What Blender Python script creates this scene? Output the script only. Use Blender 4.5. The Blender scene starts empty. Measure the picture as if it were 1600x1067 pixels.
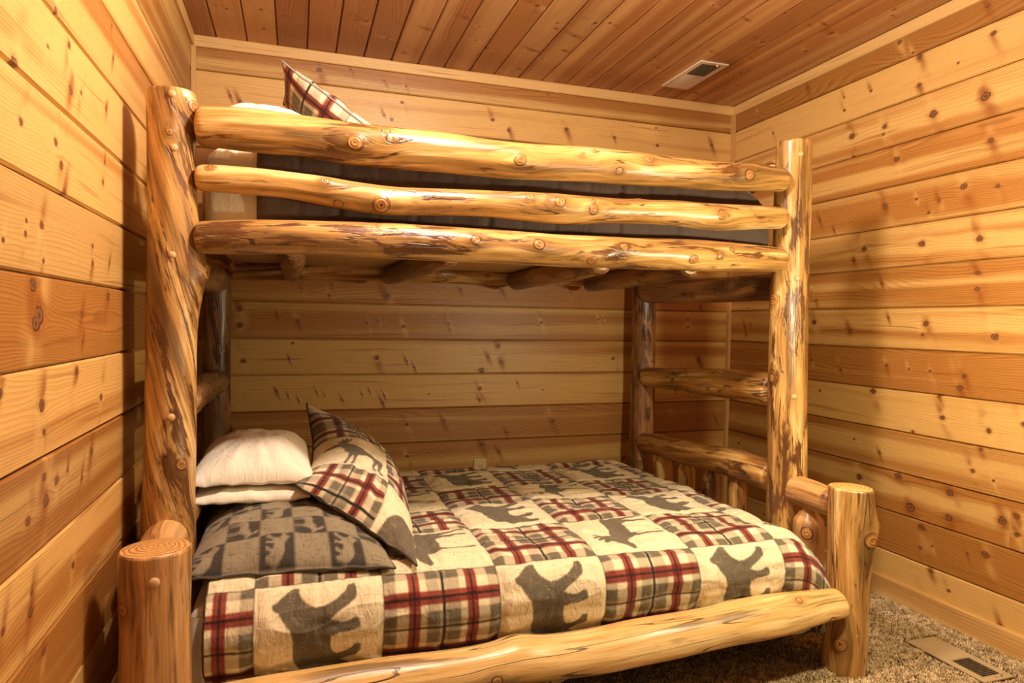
import bpy, math, random
import numpy as np
from mathutils import Vector, Matrix

# ---------------------------------------------------------------- camera, world, lights, exposure
scene = bpy.context.scene
COL = scene.collection
FPX, YAW, PITCH, ROLL = 1041.42, 0.312713, -0.0278973, 0.0151604
CAM = Vector((0.4609, -3.3534, 1.16095))

def make_camera():
    cd = bpy.data.cameras.new('camera')
    cd.sensor_fit = 'HORIZONTAL'
    cd.sensor_width = 36.0
    cd.lens = FPX / 1600.0 * 36.0
    cd.clip_start = 0.02
    ob = bpy.data.objects.new('camera', cd)
    fwd = Vector((math.sin(YAW) * math.cos(PITCH), math.cos(YAW) * math.cos(PITCH), math.sin(PITCH)))
    r = Vector((math.cos(YAW), -math.sin(YAW), 0))
    u = r.cross(fwd)
    r2 = r * math.cos(ROLL) + u * math.sin(ROLL)
    u2 = u * math.cos(ROLL) - r * math.sin(ROLL)
    m = Matrix((r2, u2, -fwd)).transposed().to_4x4()
    m.translation = CAM
    ob.matrix_world = m
    COL.objects.link(ob)
    scene.camera = ob

make_camera()

w = bpy.data.worlds.new('world')
scene.world = w
w.use_nodes = True
w.node_tree.nodes['Background'].inputs[0].default_value = (1.0, 0.86, 0.68, 1)
w.node_tree.nodes['Background'].inputs[1].default_value = 0.12

def lamp(name, kind, loc, power, color, size=0.1, target=None):
    ld = bpy.data.lights.new(name, kind)
    ld.energy = power
    ld.color = color
    if kind == 'AREA':
        ld.shape = 'DISK'
        ld.size = size
    else:
        ld.shadow_soft_size = size
    ob = bpy.data.objects.new(name, ld)
    ob.location = loc
    if target is not None:
        ob.rotation_euler = (Vector(target) - Vector(loc)).to_track_quat('-Z', 'Y').to_euler()
    COL.objects.link(ob)
    return ob

lamp('ceiling_lamp_light', 'POINT', (1.00, -1.80, 2.33), 98, (1.0, 0.87, 0.74), 0.10)
lamp('side_lamp_light', 'POINT', (2.02, -2.10, 1.22), 37, (1.0, 0.88, 0.56), 0.04)

vs = scene.view_settings
vs.view_transform = 'Standard'
vs.look = 'None'
vs.exposure = 0.30
vs.gamma = 1.0
vs.use_curve_mapping = False

# ---------------------------------------------------------------- numpy helpers
def _hash(ix, iy, iz, seed):
    n = (ix * 374761393 + iy * 668265263 + iz * 2147483647 + seed * 1274126177) & 0xffffffff
    n = ((n ^ (n >> 13)) * 1274126177) & 0xffffffff
    n = (n ^ (n >> 16)) & 0xffff
    return n / 32767.5 - 1.0

def noise3(x, y, z, seed=0):
    x, y, z = np.broadcast_arrays(np.asarray(x, float), np.asarray(y, float), np.asarray(z, float))
    ix = np.floor(x).astype(np.int64); iy = np.floor(y).astype(np.int64); iz = np.floor(z).astype(np.int64)
    fx, fy, fz = x - ix, y - iy, z - iz
    fx = fx * fx * (3 - 2 * fx); fy = fy * fy * (3 - 2 * fy); fz = fz * fz * (3 - 2 * fz)
    out = 0
    for a in (0, 1):
        for b in (0, 1):
            for c in (0, 1):
                wgt = (fx if a else 1 - fx) * (fy if b else 1 - fy) * (fz if c else 1 - fz)
                out = out + wgt * _hash(ix + a, iy + b, iz + c, seed)
    return out

def fbm(x, y, z, seed=0, octs=3):
    o = 0; amp = 1.0; f = 1.0
    for i in range(octs):
        o = o + amp * noise3(x * f, y * f, z * f, seed + i * 7)
        amp *= 0.5; f *= 2.03
    return o

def sstep(a, b, x):
    t = np.clip((x - a) / (b - a), 0, 1)
    return t * t * (3 - 2 * t)

def build_mesh(name, V, F, mat=None, parent=None, smooth=True, origin=None, matrix=None):
    """V (n,3) world coordinates, or local if matrix is given; F list/array of faces."""
    V = np.asarray(V, float)
    me = bpy.data.meshes.new(name)
    if isinstance(F, np.ndarray) and F.ndim == 2:
        n, k = F.shape
        me.vertices.add(len(V)); me.vertices.foreach_set('co', V.astype(np.float32).ravel())
        me.loops.add(n * k); me.loops.foreach_set('vertex_index', F.astype(np.int32).ravel())
        me.polygons.add(n); me.polygons.foreach_set('loop_start', np.arange(0, n * k, k, dtype=np.int32))
        me.update(calc_edges=True)
    else:
        me.from_pydata([tuple(v) for v in V], [], [tuple(f) for f in F])
    me.validate(verbose=False)
    if smooth:
        me.polygons.foreach_set('use_smooth', np.ones(len(me.polygons), dtype=bool))
    ob = bpy.data.objects.new(name, me)
    if mat is not None:
        me.materials.append(mat)
    COL.objects.link(ob)
    M = matrix if matrix is not None else (Matrix.Translation(Vector(origin)) if origin is not None else None)
    if matrix is None and origin is not None:
        me.transform(Matrix.Translation(-Vector(origin)))
    if M is not None:
        ob.matrix_world = M
    if parent is not None:
        ob.parent = parent
        pm = parent_world(parent)
        ob.matrix_parent_inverse = pm.inverted()
    ob['_w'] = 0
    del ob['_w']
    WORLD[ob.name] = M.copy() if M is not None else Matrix.Identity(4)
    return ob

WORLD = {}
def parent_world(o):
    return WORLD.get(o.name, Matrix.Identity(4))

def empty(name, loc):
    o = bpy.data.objects.new(name, None)
    o.empty_display_size = 0.1
    o.location = loc
    COL.objects.link(o)
    WORLD[o.name] = Matrix.Translation(Vector(loc))
    return o

def tag(o, label, cat, group=None, kind=None):
    o['label'] = label
    o['category'] = cat
    if group: o['group'] = group
    if kind: o['kind'] = kind
    return o

def set_attr(me, name, data, domain='POINT', typ='FLOAT'):
    a = me.attributes.new(name, typ, domain)
    key = {'FLOAT': 'value', 'FLOAT_VECTOR': 'vector', 'FLOAT_COLOR': 'color', 'FLOAT2': 'vector'}[typ]
    a.data.foreach_set(key, np.asarray(data, dtype=np.float32).ravel())

def grid_faces(nu, nv, wrap=False, off=0):
    """index i*nv + j ; wrap closes the j direction."""
    i = np.arange(nu - 1)[:, None]
    j = np.arange(nv if wrap else nv - 1)[None, :]
    j2 = (j + 1) % nv
    f = np.stack([i * nv + j, (i + 1) * nv + j, (i + 1) * nv + j2, i * nv + j2], -1).reshape(-1, 4)
    return f + off

def box_arrays(x0, x1, y0, y1, z0, z1):
    V = [(x0, y0, z0), (x1, y0, z0), (x1, y1, z0), (x0, y1, z0), (x0, y0, z1), (x1, y0, z1), (x1, y1, z1), (x0, y1, z1)]
    F = [(0, 3, 2, 1), (4, 5, 6, 7), (0, 1, 5, 4), (1, 2, 6, 5), (2, 3, 7, 6), (3, 0, 4, 7)]
    return V, F

class MB:
    def __init__(self): self.V = []; self.F = []
    def box(self, *a):
        V, F = box_arrays(*a); n = len(self.V); self.V += V; self.F += [tuple(i + n for i in f) for f in F]; return self
    def hexa(self, P):
        n = len(self.V); self.V += [tuple(p) for p in P]
        self.F += [tuple(i + n for i in f) for f in [(0, 3, 2, 1), (4, 5, 6, 7), (0, 1, 5, 4), (1, 2, 6, 5), (2, 3, 7, 6), (3, 0, 4, 7)]]; return self
    def build(self, name, mat, parent=None, bevel=0.0, origin=None, smooth=False):
        o = build_mesh(name, self.V, self.F, mat, parent, smooth=smooth, origin=origin)
        if bevel:
            m = o.modifiers.new('bevel', 'BEVEL'); m.width = bevel; m.segments = 2; m.limit_method = 'ANGLE'
        return o

# ---------------------------------------------------------------- shader helper
class G:
    def __init__(self, name):
        self.m = bpy.data.materials.new(name); self.m.use_nodes = True
        self.t = self.m.node_tree; self.n = self.t.nodes; self.l = self.t.links
        self.bsdf = self.n['Principled BSDF']
    def node(self, t, **kw):
        n = self.n.new(t)
        for k, v in kw.items(): setattr(n, k, v)
        return n
    def put(self, sock, v):
        if v is None: return
        if hasattr(v, 'is_output') or isinstance(v, bpy.types.NodeSocket): self.l.new(v, sock)
        else:
            if isinstance(v, (tuple, list)) and len(v) == 3 and sock.type == 'RGBA': v = (*v, 1)
            sock.default_value = v
    def math(self, op, a, b=None, c=None, clamp=False):
        n = self.node('ShaderNodeMath', operation=op); n.use_clamp = clamp
        self.put(n.inputs[0], a)
        if b is not None: self.put(n.inputs[1], b)
        if c is not None: self.put(n.inputs[2], c)
        return n.outputs[0]
    def vec(self, x, y, z=0.0):
        n = self.node('ShaderNodeCombineXYZ')
        for i, v in enumerate((x, y, z)): self.put(n.inputs[i], v)
        return n.outputs[0]
    def xyz(self, v):
        n = self.node('ShaderNodeSeparateXYZ'); self.put(n.inputs[0], v); return n.outputs
    def vmul(self, v, s):
        n = self.node('ShaderNodeVectorMath', operation='MULTIPLY'); self.put(n.inputs[0], v); self.put(n.inputs[1], s); return n.outputs[0]
    def vadd(self, v, s):
        n = self.node('ShaderNodeVectorMath', operation='ADD'); self.put(n.inputs[0], v); self.put(n.inputs[1], s); return n.outputs[0]
    def noise(self, v, scale=1.0, detail=2.0, rough=0.5, dist=0.0):
        n = self.node('ShaderNodeTexNoise'); self.put(n.inputs['Vector'], v)
        n.inputs['Scale'].default_value = scale; n.inputs['Detail'].default_value = detail
        n.inputs['Roughness'].default_value = rough; n.inputs['Distortion'].default_value = dist
        return n.outputs['Fac']
    def attr(self, name, out='Fac'):
        n = self.node('ShaderNodeAttribute', attribute_name=name); return n.outputs[out]
    def ss(self, v, a, b, lo=0.0, hi=1.0):
        n = self.node('ShaderNodeMapRange', interpolation_type='SMOOTHSTEP')
        self.put(n.inputs['Value'], v)
        n.inputs['From Min'].default_value = a; n.inputs['From Max'].default_value = b
        n.inputs['To Min'].default_value = lo; n.inputs['To Max'].default_value = hi
        return n.outputs['Result']
    def mix(self, f, a, b, mode='MIX'):
        n = self.node('ShaderNodeMix', data_type='RGBA', blend_type=mode)
        self.put(n.inputs[0], f); self.put(n.inputs[6], a); self.put(n.inputs[7], b)
        return n.outputs[2]
    def bump(self, h, strength=0.3, dist=0.01):
        n = self.node('ShaderNodeBump'); self.put(n.inputs['Height'], h)
        n.inputs['Strength'].default_value = strength; n.inputs['Distance'].default_value = dist
        self.l.new(n.outputs[0], self.bsdf.inputs['Normal'])
    def out(self, col, rough=0.5, spec=0.5, coat=0.0):
        self.put(self.bsdf.inputs['Base Color'], col)
        self.put(self.bsdf.inputs['Roughness'], rough)
        self.bsdf.inputs['Specular IOR Level'].default_value = spec
        self.bsdf.inputs['Coat Weight'].default_value = coat
        self.bsdf.inputs['Coat Roughness'].default_value = 0.25
        return self.m

def plank_mat(name, sap, heart, rough=0.42):
    g = G(name)
    uv = g.node('ShaderNodeUVMap', uv_map='UVMap').outputs[0]
    s, t, _ = g.xyz(uv)
    pid = g.attr('pid')
    r2 = g.attr('rnd')
    z = g.math('MULTIPLY', pid, 7.31)
    dmin = None; warp = None; smear = None
    wob = g.noise(g.vec(g.math('MULTIPLY', s, 60.0), g.math('MULTIPLY', t, 60.0), z), 1.0, 2.0)
    for ch in ('KA', 'KB'):
        a, b, _ = g.xyz(g.node('ShaderNodeUVMap', uv_map=ch).outputs[0])
        R = g.attr('r' + ch)
        aR = g.math('DIVIDE', a, R); bR = g.math('DIVIDE', b, R)
        d = g.math('SQRT', g.math('ADD', g.math('POWER', g.math('MULTIPLY', aR, 0.82), 2.0), g.math('POWER', g.math('ABSOLUTE', bR), 2.0)))
        q = g.math('ADD', g.math('POWER', g.math('ABSOLUTE', g.math('MULTIPLY', aR, 0.22)), 2.0), g.math('POWER', g.math('ABSOLUTE', g.math('MULTIPLY', bR, 0.45)), 2.0))
        e = g.math('POWER', 2.718, g.math('MULTIPLY', q, -1.0))
        wv = g.math('MULTIPLY', g.math('MULTIPLY', b, e), 0.85)
        # broad band across the board beside a knot, for flame smudges and painted sheen
        sm = g.math('MULTIPLY', g.math('POWER', 2.718, g.math('MULTIPLY', g.math('POWER', g.math('ABSOLUTE', g.math('ADD', g.math('MULTIPLY', aR, 0.50), g.math('MULTIPLY', bR, 0.20))), 2.0), -1.0)),
                    g.math('POWER', 2.718, g.math('MULTIPLY', g.math('POWER', g.math('ABSOLUTE', g.math('MULTIPLY', bR, 0.13)), 2.0), -1.0)))
        if dmin is None: dmin, warp, smear = d, wv, sm
        else: dmin = g.math('MINIMUM', dmin, d); warp = g.math('ADD', warp, wv); smear = g.math('MAXIMUM', smear, sm)
    dmin = g.math('MULTIPLY', dmin, g.math('ADD', 0.55, g.math('MULTIPLY', wob, 0.90)))
    big = g.noise(g.vec(g.math('MULTIPLY', s, 0.9), g.math('MULTIPLY', t, 5.0), z), 1.0, 1.0)
    t1 = g.math('ADD', g.math('SUBTRACT', t, warp), g.math('MULTIPLY', big, 0.045))
    hn = g.noise(g.vec(g.math('MULTIPLY', s, 0.28), g.math('MULTIPLY', t1, 13.0), z), 1.0, 1.5)
    hm = g.ss(g.math('ADD', hn, g.math('MULTIPLY', g.math('SUBTRACT', r2, 0.5), 0.36)), 0.37, 0.60)
    # growth rings
    amp = g.math('ADD', 1.5, g.math('MULTIPLY', r2, 5.0))
    cath = g.math('MULTIPLY', g.noise(g.vec(g.math('MULTIPLY', s, 1.3), g.math('MULTIPLY', t1, 9.0), g.math('ADD', z, 3.0)), 1.0, 0.5), amp)
    ph = g.math('FRACT', g.math('ADD', g.math('MULTIPLY', t1, 115.0), g.math('MULTIPLY', cath, 3.0)))
    ring = g.math('MULTIPLY', g.math('POWER', ph, 2.2), g.ss(ph, 1.0, 0.86))
    fib = g.noise(g.vec(g.math('MULTIPLY', s, 6.0), g.math('MULTIPLY', t1, 420.0), z), 1.0, 2.0, 0.6)
    streak = g.ss(g.noise(g.vec(g.math('MULTIPLY', s, 1.6), g.math('MULTIPLY', t1, 55.0), g.math('ADD', z, 9.0)), 1.0, 2.0), 0.60, 0.76)
    col = g.mix(hm, sap, heart)
    col = g.mix(g.math('MULTIPLY', ring, g.math('ADD', 0.36, g.math('MULTIPLY', hm, 0.50))), col, (heart[0] * 0.55, heart[1] * 0.42, heart[2] * 0.32))
    col = g.mix(g.math('MULTIPLY', streak, 0.62), col, (heart[0] * 0.6, heart[1] * 0.45, heart[2] * 0.35))
    col = g.mix(1.0, col, g.vec(*([g.math('ADD', 0.74, g.math('MULTIPLY', fib, 0.52))] * 3)), 'MULTIPLY')
    col = g.mix(g.math('MULTIPLY', g.ss(big, 0.2, 0.8), 0.0), col, sap)
    # per-board brightness
    br = g.math('ADD', 0.84, g.math('MULTIPLY', g.attr('lum'), 0.30))
    col = g.mix(1.0, col, g.vec(br, br, br), 'MULTIPLY')
    # beside knots: brown flame smudges, plus pale sheen painted into the colour
    sw = g.noise(g.vec(g.math('MULTIPLY', s, 9.0), g.math('MULTIPLY', t, 9.0), z), 1.0, 1.0)
    col = g.mix(g.math('MULTIPLY', smear, g.math('MULTIPLY', g.ss(sw, 0.46, 0.60), 0.9)), col, (heart[0] * 0.62, heart[1] * 0.42, heart[2] * 0.30))
    col = g.mix(g.math('MULTIPLY', smear, g.math('MULTIPLY', g.ss(sw, 0.5, 0.34), 0.6)), col, (sap[0] * 1.1, sap[1] * 1.15, sap[2] * 1.2))
    halo = g.math('MULTIPLY', g.ss(dmin, 2.3, 0.9), 0.5)
    col = g.mix(halo, col, (heart[0] * 0.75, heart[1] * 0.55, heart[2] * 0.4))
    # knot
    kc = g.node('ShaderNodeValToRGB'); g.put(kc.inputs[0], dmin)
    cr = kc.color_ramp; cr.elements[0].position = 0.0; cr.elements[0].color = (0.07, 0.028, 0.012, 1)
    cr.elements[1].position = 1.0; cr.elements[1].color = (0.06, 0.025, 0.012, 1)
    for p_, c_ in ((0.35, (0.16, 0.065, 0.025, 1)), (0.62, (0.26, 0.105, 0.035, 1)), (0.80, (0.12, 0.045, 0.018, 1))):
        e_ = cr.elements.new(p_); e_.color = c_
    col = g.mix(g.ss(dmin, 1.10, 0.92), col, kc.outputs[0])
    # relief from fibres, rings, knots and the bands beside them
    h = g.math('SUBTRACT', g.math('MULTIPLY', fib, 0.25), g.math('ADD', g.math('MULTIPLY', ring, 0.5), g.math('MULTIPLY', g.ss(dmin, 1.1, 0.8), 1.2)))
    lw = g.math('SUBTRACT', smear, 0.0)
    h = g.math('ADD', h, g.math('MULTIPLY', g.math('MULTIPLY', lw, g.math('SUBTRACT', sw, 0.35)), 9.0))
    g.bump(h, 0.35, 0.0022)
    return g.out(col, rough, 0.5)

def log_mat(name, pale, mid, dark, streak=0.5, patch=0.5, rough=0.36):
    g = G(name)
    wc = g.attr('wc', 'Vector')
    kd = g.attr('kd'); cap = g.attr('cap'); cr_ = g.attr('rr')
    info = g.node('ShaderNodeObjectInfo').outputs['Random']
    off = g.vec(g.math('MULTIPLY', info, 37.0), g.math('MULTIPLY', info, 91.0), g.math('MULTIPLY', info, 53.0))
    base = g.vadd(wc, off)
    x, y, s = g.xyz(wc)
    n_big = g.noise(g.vadd(g.vmul(wc, (9.0, 9.0, 2.2)), off), 1.0, 2.0)
    n_str = g.noise(g.vadd(g.vmul(wc, (44.0, 44.0, 2.6)), off), 1.0, 3.0, 0.6, 0.25)
    n_fib = g.noise(g.vadd(g.vmul(wc, (260.0, 260.0, 7.0)), off), 1.0, 2.0, 0.6)
    n_pat = g.noise(g.vadd(g.vmul(wc, (20.0, 20.0, 5.0)), off), 1.0, 4.0, 0.62, 0.4)
    n_ind = g.noise(g.vadd(g.vmul(wc, (110.0, 110.0, 26.0)), off), 1.0, 3.0, 0.6)
    n_amt = g.noise(g.vadd(g.vmul(wc, (5.0, 5.0, 1.6)), off), 1.0, 1.0)
    brn = tuple(0.42 * m + 0.10 * d for m, d in zip(mid, dark))
    n_lng = g.noise(g.vadd(g.vmul(wc, (30.0, 30.0, 1.7)), off), 1.0, 4.0, 0.62, 0.15)
    tone = g.math('ADD', g.math('MULTIPLY', n_lng, 0.62), g.math('MULTIPLY', n_big, 0.38))
    rp = g.node('ShaderNodeValToRGB'); g.put(rp.inputs[0], tone)
    e_ = rp.color_ramp.elements
    e_[0].position = 0.39; e_[0].color = (*pale, 1)
    e_[1].position = 0.605; e_[1].color = (*[0.75 * v for v in brn], 1)
    for p_, c_ in ((0.435, tuple(0.5 * (p + m) for p, m in zip(pale, mid))), (0.485, mid), (0.54, tuple(mid[k] * (1 - streak * .45) + brn[k] * streak * .45 for k in range(3)))):
        q_ = e_.new(p_); q_.color = (*c_, 1)
    col = rp.outputs[0]
    st = g.math('MULTIPLY', g.ss(n_str, 0.52, 0.66), streak * 0.75)
    col = g.mix(st, col, brn)
    n_d = g.noise(g.vadd(g.vmul(wc, (85.0, 85.0, 5.5)), off), 1.0, 3.0, 0.65, 0.15)
    th = g.math('ADD', n_pat, g.math('MULTIPLY', g.math('SUBTRACT', n_amt, 0.5), 0.55))
    th = g.math('ADD', th, g.math('MULTIPLY', g.math('SUBTRACT', n_ind, 0.5), 0.22))
    th = g.math('ADD', th, g.math('MULTIPLY', g.attr('stain'), g.math('MULTIPLY', g.ss(n_d, 0.40, 0.62), 0.42)))
    pm_ = g.ss(th, 0.70 - patch * 0.22, 0.78 - patch * 0.22)
    brown = tuple(0.6 * d + 0.30 * m * t_ for d, m, t_ in zip(dark, mid, (1.0, 0.72, 0.5)))
    col = g.mix(g.math('MULTIPLY', g.ss(th, 0.60 - patch * 0.22, 0.76 - patch * 0.22), 0.55), col, tuple(0.5 * m + 0.4 * d for m, d in zip(mid, dark)))
    col = g.mix(pm_, col, g.mix(n_ind, dark, brown))
    dash = g.math('MULTIPLY', g.ss(n_d, 0.545, 0.63), g.ss(n_pat, 0.42, 0.58))
    col = g.mix(g.math('MULTIPLY', dash, min(1.0, 0.35 + streak * 0.6)), col, brown)
    # fine drying checks
    ck = g.math('ABSOLUTE', g.math('SUBTRACT', g.noise(g.vadd(g.vmul(wc, (24.0, 24.0, 1.1)), off), 1.0, 1.0, 0.5, 0.3), 0.5))
    ckm = g.math('MULTIPLY', g.ss(ck, 0.0090, 0.0020), g.ss(n_amt, 0.42, 0.50))
    col = g.mix(g.math('MULTIPLY', ckm, 0.9), col, (0.05, 0.022, 0.01))
    col = g.mix(1.0, col, g.vec(*([g.math('ADD', 0.72, g.math('MULTIPLY', n_fib, 0.56))] * 3)), 'MULTIPLY')
    # knots
    kw_ = g.math('MULTIPLY', kd, g.math('ADD', 0.60, g.math('MULTIPLY', g.math('ADD', n_ind, n_pat), 0.40)))
    col = g.mix(g.math('MULTIPLY', g.ss(kw_, 3.0, 1.2), g.math('MULTIPLY', g.ss(n_lng, 0.40, 0.60), 0.75)), col, brn)
    rg = g.math('SINE', g.math('MULTIPLY', kw_, 17.0))
    kcol = g.mix(g.ss(rg, -0.4, 0.9), (mid[0] * 0.88, mid[1] * 0.80, mid[2] * 0.72), (mid[0] * 0.60, mid[1] * 0.42, mid[2] * 0.30))
    kcol = g.mix(g.ss(kw_, 0.34, 0.14), kcol, (0.07, 0.03, 0.014))
    col = g.mix(g.ss(kw_, 0.95, 0.80), col, kcol)
    col = g.mix(g.math('MULTIPLY', g.math('MULTIPLY', g.ss(kw_, 0.80, 0.95), g.ss(kw_, 1.2, 1.0)), g.ss(n_str, 0.35, 0.55)), col, (0.10, 0.04, 0.016))
    # end grain
    er = g.math('SINE', g.math('ADD', g.math('MULTIPLY', cr_, 520.0), g.math('MULTIPLY', g.noise(g.vmul(wc, (30.0, 30.0, 30.0)), 1.0, 2.0), 9.0)))
    ecol = g.mix(g.ss(er, 0.0, 1.0), (pale[0], pale[1] * 0.93, pale[2] * 0.8), (mid[0] * 0.72, mid[1] * 0.6, mid[2] * 0.5))
    col = g.mix(cap, col, ecol)
    h = g.math('ADD', g.math('MULTIPLY', g.math('ADD', n_str, n_lng), 0.6), g.math('MULTIPLY', n_fib, 0.12))
    h = g.math('SUBTRACT', h, g.math('MULTIPLY', ckm, 1.0))
    h = g.math('ADD', h, g.math('MULTIPLY', pm_, -0.35))
    h = g.math('ADD', h, g.math('MULTIPLY', g.math('MULTIPLY', g.ss(kw_, 1.1, 0.9), rg), 0.25))
    g.bump(h, 0.5, 0.0055)
    return g.out(col, rough, 0.5, 0.15)

def plain_mat(name, col, rough=0.5, spec=0.5, nz=0.0, scale=30.0, bump=0.0, metal=0.0):
    g = G(name)
    tc = g.node('ShaderNodeTexCoord').outputs['Object']
    n = g.noise(tc, scale, 3.0)
    c = g.mix(g.math('MULTIPLY', n, nz), col, tuple(v * 0.6 for v in col))
    if bump: g.bump(n, bump, 0.003)
    g.bsdf.inputs['Metallic'].default_value = metal
    return g.out(c, rough, spec)

def cloth_mat(name, col=None, rough=0.85, bump=0.5, hatch_tint=(0.30, 0.22, 0.13)):
    """printed fabric: colour from the mesh's own print, thread hatch in UV metres"""
    g = G(name)
    uv = g.node('ShaderNodeUVMap', uv_map='UVMap').outputs[0]
    if col is None:
        a = g.node('ShaderNodeAttribute', attribute_name='print')
        c = a.outputs['Color']; ha = g.attr('hatch')
    else:
        c = col; ha = 0.0
    n1 = g.noise(g.vmul(uv, (240.0, 30.0, 1.0)), 1.0, 2.0, 0.6)
    n2 = g.noise(g.vadd(g.vmul(uv, (30.0, 240.0, 1.0)), (5.3, 1.7, 0)), 1.0, 2.0, 0.6)
    n3 = g.noise(g.vmul(uv, (30.0, 30.0, 1.0)), 1.0, 2.0)
    hh = g.math('MAXIMUM', g.ss(n1, 0.52, 0.72), g.ss(n2, 0.52, 0.72))
    hh = g.math('MULTIPLY', hh, g.ss(n3, 0.30, 0.62))
    c2 = g.mix(g.math('MULTIPLY', hh, ha), c, hatch_tint)
    wv = g.noise(g.vmul(uv, (1500.0, 1500.0, 1.0)), 1.0, 1.0)
    c2 = g.mix(1.0, c2, g.vec(*([g.math('ADD', 0.92, g.math('MULTIPLY', wv, 0.16))] * 3)), 'MULTIPLY')
    wr = g.noise(g.vmul(uv, (42.0, 22.0, 1.0)), 1.0, 4.0, 0.6, 1.2)
    g.bump(g.math('ADD', g.math('MULTIPLY', wr, 1.6), g.math('MULTIPLY', wv, 0.05)), bump, 0.008)
    g.bsdf.inputs['Sheen Weight'].default_value = 0.15
    return g.out(c2, rough, 0.25)

# ---------------------------------------------------------------- room constants (metres)
RW, RH, YF = 2.8907, 2.44, -4.1
BP = 0.1743
KN_BACK = [(0.554,2.356,12),(0.7,2.378,6),(0.863,2.343,5),(0.97,2.328,5),(0.952,2.247,7),(0.203,2.167,7),(0.164,2.186,5),(0.864,2.174,5),(0.902,2.157,7),(1.422,2.212,8),(1.51,2.169,9),(1.834,2.205,9),(2.12,2.189,6),(2.387,2.173,8),(2.743,2.207,8),(2.377,2.268,5),(1.721,2.379,4),(1.659,2.385,4),(0.206,1.209,12),(0.206,1.131,12),(0.375,1.179,4),(0.465,1.156,8),(0.79,1.151,6),(0.846,1.162,4),(0.97,1.135,8),(0.442,1.049,6),(0.428,0.975,4),(0.223,0.963,10),(0.838,0.977,11),(0.991,0.961,4),(1.027,0.932,4),(0.371,0.82,5),(0.423,0.8,3),(0.473,0.775,3),(0.555,0.813,3),(0.594,0.794,3),(0.676,0.77,4),(0.872,0.753,6),(0.881,0.788,4),(0.771,0.797,3),(0.808,0.815,3),(0.994,0.64,9),(0.798,0.634,3),(0.856,0.468,12),(0.843,0.443,10),(0.996,0.478,7),(0.609,1.282,6),(0.624,1.332,4),(0.484,1.361,3),(0.484,1.309,4),(0.886,1.287,13),(1.202,1.154,7),(1.709,1.165,7),(2.044,1.187,5),(2.075,1.195,4),(1.468,1.04,9),(1.379,0.91,13),(1.487,0.956,8),(1.413,0.983,6),(0.988,0.961,4),(1.03,0.928,5),(2.138,0.972,8),(1.373,0.816,9),(1.577,0.843,4),(1.723,0.803,4),(1.104,0.791,4),(1.371,0.756,5),(2.611,1.196,8),(2.613,1.152,6),(2.691,1.276,7),(2.69,0.963,10),(2.516,0.65,5),(1.481,1.329,7),(1.26,1.33,5),(1.869,1.33,4),(1.185,0.651,8),(1.782,0.629,10),(1.524,0.579,6),(1.388,0.52,11),(1.48,0.482,7),(1.481,0.376,10),(2.813,0.615,7)]
KN_RIGHT = [(0.916,1.471,8),(1.075,1.357,6),(1.503,1.376,9),(1.505,1.313,9),(0.689,1.295,6),(0.658,1.334,4),(0.68,1.188,12),(0.906,1.147,9),(1.113,1.209,5),(1.293,1.182,12),(1.28,1.138,6),(1.576,1.137,13),(0.67,1.001,6),(0.856,0.963,7),(1.111,1.001,7),(1.222,0.993,5),(1.32,0.992,6),(1.466,0.983,9),(1.45,0.937,11),(0.731,0.854,6),(1.045,0.883,12),(1.363,0.896,7),(1.382,0.812,10),(1.691,0.832,9),(1.567,0.79,10),(1.25,0.737,6),(0.946,0.653,5),(1.089,0.618,6),(1.539,0.716,7),(1.512,0.629,8),(1.59,0.61,5),(0.985,0.488,13),(1.186,0.536,15),(1.423,0.524,14),(1.249,0.419,19),(1.421,0.425,14),(1.628,0.473,14),(1.676,0.503,10),(1.681,0.44,9),(1.303,0.352,14),(1.303,0.268,7),(1.354,0.292,5),(1.572,0.33,13),(1.501,0.311,5),(1.352,0.19,8),(1.334,0.037,10),(1.264,0.019,6),(1.52,0.041,12),(1.431,0.141,6),(1.634,0.094,7),(1.125,2.378,10),(1.118,2.405,6),(1.227,2.278,10),(1.193,2.307,6),(1.532,2.251,10),(1.507,2.362,8),(0.593,2.361,9),(0.985,2.218,6),(1.228,2.163,9),(0.831,2.238,5),(0.833,2.178,7),(1.397,2.193,5),(0.344,2.201,6),(0.884,2.044,14),(1.063,2.039,10),(1.058,2.007,6),(1.297,2.026,15),(1.511,2.029,17),(0.895,1.95,5),(1.131,1.882,12),(1.536,1.86,11),(1.079,1.692,12),(1.233,1.697,6),(1.335,1.674,7),(1.438,1.71,13),(1.569,1.686,8),(1.291,1.633,7),(0.7,1.682,6),(0.792,1.627,4),(0.972,1.518,12),(1.264,1.509,13),(1.506,1.502,13),(0.148,1.157,6),(0.161,1.117,5),(0.198,1.172,4),(0.172,1.262,5),(0.117,0.489,7)]
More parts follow.
